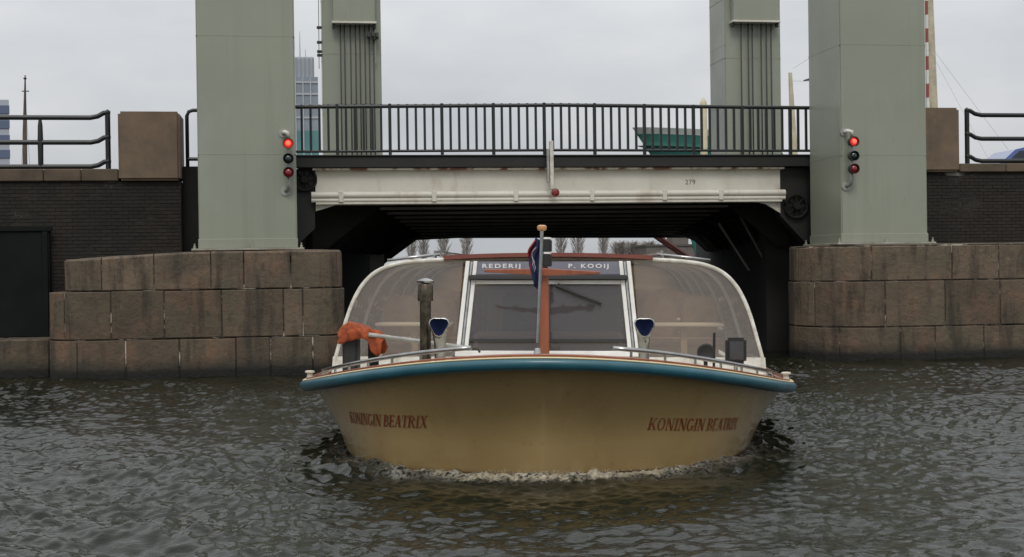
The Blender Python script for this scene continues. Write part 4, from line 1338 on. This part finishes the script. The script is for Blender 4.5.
# lamp, mirror housing, aerial and fairlead on the starboard bow (right in view)
MB().lathe([(0.03, -0.05), (0.1, -0.04), (0.105, 0.03), (0.085, 0.035), (0.06, 0.02)], (1.83, 2.9, bz(2.9) + 0.33), 16, 'y').build('search_lamp', M['rubber'], boat, smooth=40)
MB().tube([(1.83, 2.93, bz(2.9)), (1.83, 2.93, bz(2.9) + 0.26)], 0.025, 8).build('lamp_bracket', M['rubber'], boat)
MB().tube([(1.93, 3.0, bz(3)), (1.935, 3.0, bz(3) + 0.56)], 0.016, 6).build('whip_aerial', M['rubber'], boat)
mh = MB().box(2.07, 2.31, 3.0, 3.12, bz(3) + 0.2, bz(3) + 0.5).build('mirror_housing', M['rubber'], boat, bevel=0.03, seg=2)
MB().box(2.11, 2.27, 2.985, 2.998, bz(3) + 0.25, bz(3) + 0.46).build('mirror_glass', M['glass'], mh)
MB().tube([(2.19, 3.06, bz(3)), (2.19, 3.06, bz(3) + 0.21)], 0.025, 8).build('mirror_bracket', M['steel'], mh)
MB().lathe([(0.13, 0.0), (0.15, 0.03), (0.1, 0.06)], (1.36, 2.2, bz(2.2)), 16).build('deck_vent', M['rubber'], boat, smooth=40)
# black fender box on the port bow (left in view)
bxm = MB().box(-2.38, -2.2, 2.95, 3.2, bz(3) + 0.0, bz(3) + 0.5).build('locker_box', M['rubber'], boat, bevel=0.025, seg=2)
MB().box(-2.08, -1.97, 2.95, 3.12, bz(3), bz(3) + 0.46).build('locker_box', M['panel_steel'], boat, bevel=0.02)

# boat hook and the orange cloth lie on the foredeck
bh = thing('boat_hook', 'long pale boat hook lying against the boat locker under the orange cloth', 'boat hook')
bh.location = BOAT_LOC
bh.rotation_euler = boat.rotation_euler
MB().tube([(-2.06, 2.86, 1.265), (-0.95, 3.3, 1.09)], 0.024, 8).build('shaft', M['galv'], bh, smooth=40)
MB().tube([(-0.95, 3.3, 1.09), (-0.82, 3.35, 1.07), (-0.80, 3.31, 1.04)], 0.016, 6).build('hook', M['brass'], bh)
def cloth():
    vs, fs = [], []
    nu, nv = 44, 34
    lerp = lambda u, ks: float(np.interp(u, [k[0] for k in ks], [k[1] for k in ks]))
    top = [(0, 1.26), (0.12, 1.36), (0.26, 1.41), (0.45, 1.385), (0.7, 1.315), (0.88, 1.30), (1.0, 1.24)]
    low = [(0, 1.16), (0.15, 1.16), (0.3, 1.20), (0.5, 1.22), (0.66, 1.19), (0.74, 1.06), (0.85, 1.02), (0.95, 1.03), (1.0, 1.10)]
    for i in range(nu + 1):
        u = i / nu
        zt_, zl_ = lerp(u, top), lerp(u, low)
        for j in range(nv + 1):
            v = j / nv                                   # 0 front hem .. 0.5 ridge .. 1 back hem
            w = 1 - abs(v - 0.5) * 2
            k = math.sin(w * math.pi / 2) ** 0.8
            fold = 0.016 * math.sin(u * 26 + 5 * w) * (1 - w) + 0.03 * noise.noise(Vector((u * 5, v * 5, 2.2))) + 0.014 * noise.noise(Vector((u * 14, v * 12, 7)))
            y = 3.04 + (1 if v > 0.5 else -1) * (0.17 * math.cos(w * math.pi / 2) ** 0.6 + fold)
            z = zl_ + (zt_ - zl_) * k + 0.02 * noise.noise(Vector((u * 8, v * 8, 4)))
            vs.append((-2.43 + 0.54 * u + 0.02 * math.sin(v * 9 + u * 4), y, z))
    for i in range(nu):
        for j in range(nv):
            a = i * (nv + 1) + j
            fs.append((a, a + 1, a + nv + 2, a + nv + 1))
    o = MB().add(vs, fs).build('orange_cloth', M['orange'], None, smooth=True)
    sm = o.modifiers.new('thickness', 'SOLIDIFY')
    sm.thickness = 0.012
    o.location = BOAT_LOC
    o.rotation_euler = boat.rotation_euler
    return tag(o, 'crumpled orange cloth draped over black boxes on the left bow', 'cloth')
cloth()

# ================================================================== foam thrown up by the bow
fm = MB()
rf = random.Random(3)
ico_v, ico_f = [], []
bm = bmesh.new()
bmesh.ops.create_icosphere(bm, subdivisions=1, radius=1.0)
ico_v = [tuple(v.co) for v in bm.verts]
ico_f = [tuple(v.index for v in f.verts) for f in bm.faces]
bm.free()
def b2w(p):
    c, s = math.cos(BOAT_ROT_Z), math.sin(BOAT_ROT_Z)
    return (BOAT_LOC[0] + p[0] * c - p[1] * s, BOAT_LOC[1] + p[0] * s + p[1] * c, p[2])
def foam_h(a, o):
    wgt = math.exp(-(a / 0.6) ** 2)
    lump = 0.55 + 0.6 * noise.noise(Vector((a * 7, 2.0, o * 4))) + 0.35 * noise.noise(Vector((a * 22, 5.0, o * 12)))
    crest = 0.05 + 0.05 * wgt
    base = (0.02 + 0.06 * wgt) * max(0.1, lump) * math.exp(-((o - crest) / (0.07 + 0.07 * wgt)) ** 2)
    t_ = 0.0
    for k, (f, am) in enumerate(((30, 0.035), (75, 0.022), (160, 0.010))):
        t_ += am * abs(noise.noise(Vector((a * f * 0.9, o * f * 0.35, k * 3.3))))
    return base + t_ * (0.5 + 0.8 * wgt), lump, wgt
na, no = 640, 60
amax = 1.0
fv, ff, keep, falpha = [], [], [], []
for i in range(na + 1):
    a = -amax + 2 * amax * i / na
    for j in range(no + 1):
        o = -0.03 + 0.47 * j / no
        h, lump, wgt = foam_h(a, o)
        x, y = (WB + o) * math.sin(a), W0 + WL - (WL + o) * math.cos(a)
        fv.append(b2w((x, y, h - 0.012)))
        edge_ = 0.12 + 0.20 * wgt + 0.14 * noise.noise(Vector((a * 12, 9.0, 0))) + 0.05 * noise.noise(Vector((a * 50, 3.0, 0)))
        hole = noise.noise(Vector((a * 40, o * 26, 8.0))) + 0.5 * noise.noise(Vector((a * 90, o * 60, 1.0)))
        falpha.append(max(0.0, min(1.0, (edge_ - o) / (0.05 + 0.5 * max(edge_, 0.02)))) * max(0.0, min(1.0, (lump + 0.1 - 0.5 * max(0, abs(a) - 0.55)) * 2)))
        keep.append(True or hole < 0.75 - 1.3 * max(0, o / max(edge_, 0.01) - 0.4) and lump > 0.12 + 0.5 * max(0, abs(a) - 0.6))
for i in range(na):
    for j in range(no):
        k = i * (no + 1) + j
        q = (k, k + 1, k + no + 2, k + no + 1)
        if all(keep[n_] for n_ in q):
            ff.append(q)
fm.add(fv, ff)
for i in range(2600):                                         # droplets thrown clear of the crest
    a = rf.gauss(0, 0.45)
    if abs(a) > 1.15:
        continue
    o = abs(rf.gauss(0, 0.10)) + 0.01
    h, lump, wgt = foam_h(a, o)
    if rf.random() > lump:
        continue
    x, y = (WB + o) * math.sin(a), W0 + WL - (WL + o) * math.cos(a)
    r_ = rf.uniform(0.0015, 0.0055)
    w = b2w((x, y, h + rf.uniform(-0.01, 0.03) * wgt))
    fm.add([(w[0] + v[0] * r_, w[1] + v[1] * r_, w[2] + v[2] * r_) for v in ico_v], ico_f)
M['foam'] = mat('foam', srgb(184, 175, 154), srgb(134, 124, 102), rough=0.5, scale=18, lo=0.40, hi=0.66, bump=0.008, bscale=70)
ft = M['foam'].node_tree
fo_out = next(n for n in ft.nodes if n.type == 'OUTPUT_MATERIAL')
fat = N(ft, 'ShaderNodeAttribute', attribute_name='froth')
fgeo = N(ft, 'ShaderNodeNewGeometry')
fno = N(ft, 'ShaderNodeTexNoise')
fno.inputs['Scale'].default_value = 34
fno.inputs['Detail'].default_value = 6
fno.inputs['Roughness'].default_value = 0.65
L(ft, fgeo.outputs['Position'], fno.inputs['Vector'])
fad = N(ft, 'ShaderNodeMath', operation='ADD')
L(ft, fat.outputs['Fac'], fad.inputs[0])
L(ft, fno.outputs['Fac'], fad.inputs[1])
fmr = N(ft, 'ShaderNodeMapRange')
fmr.inputs['From Min'].default_value = 0.72
fmr.inputs['From Max'].default_value = 1.25
L(ft, fad.outputs[0], fmr.inputs['Value'])
ftr = N(ft, 'ShaderNodeBsdfTransparent')
fmx = N(ft, 'ShaderNodeMixShader')
L(ft, fmr.outputs['Result'], fmx.inputs['Fac'])
L(ft, ftr.outputs[0], fmx.inputs[1])
L(ft, ft.nodes['Principled BSDF'].outputs[0], fmx.inputs[2])
L(ft, fmx.outputs[0], fo_out.inputs['Surface'])
fo = fm.build('bow_foam', M['foam'], None, smooth=True)
fa_ = fo.data.attributes.new('froth', 'FLOAT', 'POINT')
fa_.data.foreach_set('value', np.array(falpha + [1.0] * (len(fm.v) - len(falpha)), dtype=np.float32))
fo['kind'] = 'stuff'
fo['label'] = 'frothy pale bow wave foam along the foot of the hull'

# ================================================================== things beyond the bridge
# far bank with trees and houses
structure(MB().box(-400, 700, 235, 900, -2, 1.4).build('far_bank', M['quay']))
def tree_mesh(seed, H, spread):
    r_ = random.Random(seed)
    tr, tw = MB(), MB()
    tr.tube([(0, 0, 0), (0.05, 0, H * 0.3), (-0.05, 0.05, H * 0.6), (0, 0, H * 0.93)], [0.22, 0.17, 0.10, 0.03], 6)
    n = 150
    for i in range(n):
        h = H * (0.10 + 0.84 * (i / n))
        a = i * 2.4 + r_.uniform(-0.4, 0.4)
        env = min(1, 0.35 + 2.2 * h / H) * min(1, 2.2 * (1.03 - h / H))
        ln = spread * env * r_.uniform(0.8, 1.35)
        rise = ln * r_.uniform(1.0, 2.2)
        b = Vector((0, 0, h))
        e = b + Vector((math.cos(a) * ln, math.sin(a) * ln, min(rise, H * 1.02 - h)))
        mid = b.lerp(e, 0.5) + Vector((math.cos(a), math.sin(a), -0.6)) * 0.1
        tw.tube([b, mid, e], [0.055, 0.038, 0.015], 3, cap=False)
        for k in range(9):
            q = b.lerp(e, r_.uniform(0.25, 1))
            a2 = a + r_.uniform(-1.5, 1.5)
            l2 = r_.uniform(0.25, 0.7) * spread * 0.6
            tw.tube([q, q + Vector((math.cos(a2) * l2, math.sin(a2) * l2, l2 * r_.uniform(1.0, 2.4)))], [0.032, 0.016], 3, cap=False)
    return tr, tw
protos = {}
def tree(px_label, x, y, H, spread, seed):
    t = thing('poplar_tree', px_label, 'tree', (x, y, 1.4), 'bare trees on the far bank')
    if seed not in protos:
        a, b = tree_mesh(seed, H, spread)
        A = a.build('trunk', M['bark'], None)
        B = b.build('crown', M['twig'], None)
        protos[seed] = (A, B)
        for o in (A, B):
            o.parent = t
    else:
        for o in protos[seed]:
            c = o.copy()
            COL.objects.link(c)
            c.parent = t
    return t
for i, (x, y, s, nm) in enumerate(((20.2, 250, 1, 'bare poplar on the far bank, leftmost under the bridge'), (22.6, 252, 2, 'bare poplar second from the left under the bridge'),
                        (26.2, 251, 3, 'bare poplar third from the left under the bridge'), (30.4, 250, 1, 'bare poplar fourth from the left, above the windscreen header'),
                        (48.0, 250, 2, 'bare poplar just right of the flagstaff, on the far bank'), (51.4, 251, 3, 'bare poplar second right of the flagstaff'),
                        (56.0, 250, 1, 'bare poplar third right of the flagstaff, widest there'))):
    o = tree(nm, x, y, 14 + s * 0.8, 1.0 + 0.12 * s, s)
    o.rotation_euler.z = i * 1.3
for i, (x, y) in enumerate(((60.5, 256), (63.5, 258), (66.5, 257))):
    o = tree(('low bare tree left of the dark far house', 'low bare tree directly behind the dark far house', 'low bare tree behind the right end of the dark far house')[i], x, y, 8, 1.6, 7)
    o.scale = (1.1, 1.1, 0.62)
# low dark house on the far bank
def far_house(label, x0, x1, y0, z1, wm, nwin, roof_step):
    t = thing('far_house', label, 'house', ((x0 + x1) / 2, y0, 1.4))
    MB().box(x0, x1, y0, y0 + 9, 1.4, z1).build('wall', M[wm], t)
    rf_ = MB().box(x0 - 0.2, x1 + 0.2, y0 - 0.2, y0 + 9.2, z1 + 0.002, z1 + 0.35).build('roof', M['quay'], t)
    MB().box(x0 + roof_step, x0 + roof_step + 3.0, y0 + 2, y0 + 6, z1 + 0.352, z1 + 1.7).build('roof_box', M[wm], t)
    for i in range(nwin):
        x = x0 + (i + 0.5) * (x1 - x0) / nwin
        for z in (2.6,):
            MB().box(x - 0.55, x + 0.55, y0 - 0.06, y0 - 0.003, z, z + 1.3).build('window', M['far_window'], t)
far_house('low dark brick house on the far bank, seen under the bridge', 62.2, 76.0, 242, 5.6, 'brick_far', 6, 5.5)

# teal sailing ship moored beyond the bridge
sh = thing('sailing_ship', 'big teal sailing ship moored behind the bridge, bow to the left', 'ship', (22, 60, 0))
SX0 = 15.87
def ship_row(u):
    """u 0..1 along the hull: returns (x at rail, x at water, half beam rail, half beam water, rail z)"""
    Ls = 46.0
    x_r = SX0 + Ls * u
    x_w = SX0 + 3.4 + (Ls - 3.4) * u
    hb_ = 4.2 * min(1, (u / 0.26)) ** 0.6 if u < 0.26 else 4.2 * (1 - 0.3 * max(0, (u - 0.8) / 0.2) ** 2)
    hw_ = 4.0 * min(1, (u / 0.3)) ** 0.75 if u < 0.3 else 4.0 * (1 - 0.5 * max(0, (u - 0.8) / 0.2) ** 2)
    zr = 8.7 - 4.0 * min(u, 0.13) - 1.9 * min(1, max(0, (u - 0.13) / 0.02))
    return x_r, x_w, max(hb_, 0.03), max(hw_, 0.03), zr
rows = []
uu = [0, 0.006, 0.015, 0.03, 0.05] + list([0.08, 0.10, 0.1299, 0.151, 0.18] + list(np.linspace(0.22, 1, 20)))
def ship_skin(lo_, hi_, n, off=0.0):
    mb = MB()
    for sg in (-1, 1):
        vs, fs = [], []
        for u in uu:
            xr, xw, hb_, hw_, zr = ship_row(u)
            for j in range(n + 1):
                v = lo_ + (hi_ - lo_) * j / n
                k = v ** 1.2 if v > 0 else 0
                vs.append((xw + (xr - xw) * v ** 1.9, 60 + 4.2 + sg * (hw_ + (hb_ - hw_) * k + off), zr * v - (0.8 if v <= 0 else 0)))
        for i in range(len(uu) - 1):
            for j in range(n):
                a = i * (n + 1) + j
                fs.append((a, a + n + 1, a + n + 2, a + 1))
        mb.add(vs, fs)
    return mb
ship_skin(0, 0.965, 9).build('hull', M['teal'], sh, smooth=40)
ship_skin(0.965, 1.0, 1, 0.03).build('bulwark', M['ship_white'], sh, smooth=40)
dv = []
for u in uu:
    xr, xw, hb_, hw_, zr = ship_row(u)
    dv += [(xr + 0.2, 64.2 - hb_ * 0.97, zr * 0.9), (xr + 0.2, 64.2 + hb_ * 0.97, zr * 0.9)]
MB().add(dv, [(2 * i, 2 * i + 1, 2 * i + 3, 2 * i + 2) for i in range(len(uu) - 1)]).build('deck', M['mast'], sh)
def smast(xb, H, lean, yards, yc=64.2):
    m1 = sub(MB().tube([(xb, yc, 4.5), (xb + lean * 0.5, yc, 4.5 + H / 2), (xb + lean, yc, 4.5 + H)], [0.22, 0.17, 0.09], 10).build('mast', M['mast'], sh, smooth=40), (22, 60, 0))
    for z, w_ in yards:
        MB().tube([(xb - w_ * 0.12 - 0.4, yc - w_, z + 0.12), (xb, yc - 0.3, z), (xb + 0.4 + w_ * 0.12, yc + w_, z - 0.1)], [0.05, 0.12, 0.05], 8).build('yard', M['cable'], m1)
    return m1
smast(24.1, 6.9, -0.25, ())
smast(31.45, 30, -0.9, ((30, 5.5),))
smast(43, 30, -0.9, ((30, 5.5),))
for a, b in (((24.0, 64.2, 11.6), (31.0, 64.2, 16)), ((24.0, 64.2, 11.0), (31.0, 64.2, 10.9)), ((31, 64.2, 12.8), (32.4, 60.2, 6.2)), ((30.6, 64.2, 13.5), (33.9, 60.2, 6.2))):
    MB().tube([a, b], 0.007, 4).build('rigging_line', M['rope'], sh)
MB().tube([(23.7, 62.0, 10.72), (24.3, 62.2, 10.85), (28.8, 64, 10.9)], [0.03, 0.1, 0.12], 6).build('boom', M['cable'], sh)
# pale mooring pole between bridge and ship
o = MB().lathe([(0.16, -1.0), (0.16, 9.1), (0.12, 9.2), (0.03, 9.35)], (0, 0, 0), 12).build('mooring_pole', M['pile'], None, smooth=40)
o.location = (17.5, 57.8, 0)
tag(o, 'tall pale mooring pole in front of the teal ship bow', 'pole')
# red derrick on a work pontoon
t = thing('pontoon_crane', 'oxide-red crane jib rising left from a pontoon, under the bridge', 'crane', (21.2, 70, 0))
MB().box(19.6, 27, 70, 75, -0.5, 0.8).build('pontoon', M['quay'], t, bevel=0.1)
MB().box(20.7, 22.4, 71, 73, 0.81, 2.6).build('cab', M['crane'], t, bevel=0.08)
MB().box(20.85, 22.2, 70.97, 70.998, 1.7, 2.4).build('cab_window', M['far_window'], t)
for dy_ in (71.6, 72.4):
    MB().tube([(21.6, dy_, 1.9), (17.0, dy_, 5.1)], 0.11, 6).build('jib_chord', M['crane'], t)
for i in range(9):
    k = i / 9
    a = Vector((21.6, 71.6, 1.9)).lerp(Vector((17.0, 71.6, 5.1)), k)
    b = Vector((21.6, 72.4, 1.9)).lerp(Vector((17.0, 72.4, 5.1)), k + 0.06)
    MB().tube([a, b], 0.06, 5).build('jib_lacing', M['crane'], t)
# high-rise with teal lower floors, behind the left tower
t = thing('office_tower', 'tall grey glass office tower partly hidden by the left lift tower', 'building', (-3, 400, 1.4))
MB().box(-16, 6.0, 400, 422, 42.5, 58).build('upper_glazing', M['glass_tower'], t)
MB().box(-16, 5.99, 400.01, 422, 1.4, 42.49).build('lower_glazing', M['glass_teal'], t)
MB().box(-14, 4.9, 401, 420, 58.01, 63.9).build('crown', M['mullion'], t)
for x in np.arange(-15.5, 6.0, 2.15):
    MB().box(x - 0.16, x + 0.16, 399.6, 399.99, 1.4, 58).build('mullion', M['mullion'], t)
for z in np.arange(46, 58, 3.4):
    MB().box(-16, 6.0, 399.7, 399.985, z, z + 0.5).build('floor_band', M['mullion'], t)
for x in np.arange(-13.5, 4.8, 1.2):
    MB().box(x, x + 0.5, 400.6, 400.99, 58.01, 63.5).build('crown_louvre', M['glass_tower'], t)
MB().tube([(1.0, 405, 63.9), (1.0, 405, 72)], [0.25, 0.08], 6).build('aerial', M['mullion'], t)
MB().tube([(2.6, 406, 63.9), (2.6, 406, 67)], [0.2, 0.08], 6).build('aerial', M['mullion'], t)
# banded block at the left edge
t = thing('banded_building', 'blue and grey banded office block at the left edge', 'building', (-38, 150, 3.95))
MB().prism([(-46, 150), (-29.85, 150), (-34.5, 165), (-46, 165)], 'z', 3.95, 20.4).build('wall', M['pale_band'], t)
for z in np.arange(5.0, 20, 1.55):
    MB().box(-46.05, -29.80, 149.9, 149.998, z, z + 0.85).build('window_band', M['blue_band'], t)
# slim ship's mast left
t = thing('distant_mast', 'slender dark mast with a finial behind the left railing', 'mast', (-17, 90, 3.95))
MB().tube([(-17.05, 90, 3.95), (-16.98, 90, 11), (-16.9, 90, 14.6)], [0.17, 0.14, 0.04], 8).build('pole', M['mast_dark'], t, smooth=40)
MB().tube([(-17.12, 90, 13.6), (-16.68, 90, 13.6)], 0.035, 5).build('spreader', M['cable'], t)
MB().lathe([(0.02, 14.3), (0.12, 14.4), (0.02, 14.5)], (-16.91, 90, 0), 8).build('finial', M['cable'], t)
for sg in (-1, 1):
    MB().tube([(-16.92, 90, 13.6), (-17.0 + sg * 0.5, 90, 4.0)], 0.012, 4).build('shroud', M['rope'], t)

# blue car on the right-hand street
t = thing('parked_car', 'blue car roof just showing above the right quay wall', 'car', (23.1, 41.5, 4.052))
cx, cy, cz = 23.1, 41.5, 4.052
prof = [(-2.1, 0.25), (-2.1, 0.75), (-1.95, 0.9), (-1.15, 1.0), (-0.45, 1.55), (-0.1, 1.63), (0.9, 1.64), (1.5, 1.45), (2.0, 0.98), (2.08, 0.7), (2.05, 0.25)]
def car_ring(y_, k):
    return [(cx + x, cy + y_ * (1 - (0.13 if z > 1.05 else 0) * (z - 1.0) / 0.6), cz + z) for x, z in prof]
a_, b_ = car_ring(-0.85, 1), car_ring(0.85, 1)
n = len(prof)
MB().add(a_ + b_, [tuple(range(n)), tuple(range(2 * n - 1, n - 1, -1))] + [(i, i + n, (i + 1) % n + n, (i + 1) % n) for i in range(n)]).build('body', M['car_blue'], t, bevel=0.06, seg=2)
for wx in ((-0.98, -0.45, -0.02), (0.05, 0.1, 0.85), (0.92, 0.92, 1.38)):
    lo_x, hi_a, hi_b = wx
    vs = [(cx + lo_x + (0.05 if lo_x < 0 else 0), cy - 0.853, cz + 1.04), (cx + hi_b + (0.02 if lo_x < 0 else 0.1 if lo_x > 0.5 else 0), cy - 0.853, cz + 1.04), (cx + hi_b, cy - 0.765, cz + 1.5 - (0.08 if lo_x > 0.5 else 0)), (cx + hi_a + (0.1 if lo_x < 0 else 0), cy - 0.765, cz + 1.5)]
    MB().add(vs, [(0, 1, 2, 3)]).build('side_window', M['car_glass'], t)
for wx in (-1.3, 1.25):
    for wy in (-0.86, 0.70):
        w = sub(MB().lathe([(0.2, -0.16), (0.31, -0.15), (0.33, -0.1), (0.33, -0.03), (0.31, 0.01), (0.2, 0.01)], (cx + wx, cy + wy, cz + 0.332), 20, 'y').build('wheel', M['tyre'], t, smooth=40), (23.1, 41.5, 4.052))
        MB().lathe([(0.2, 0.0), (0.19, 0.018), (0.05, 0.03)], (cx + wx, cy + wy, cz + 0.332), 16, 'y').build('rim', M['rim'], w, smooth=40)
for wy in (-0.6, 0.6):
    MB().box(cx - 2.13, cx - 2.08, cy + wy - 0.15, cy + wy + 0.15, cz + 0.62, cz + 0.76).build('headlight', M['white'], t, bevel=0.015)
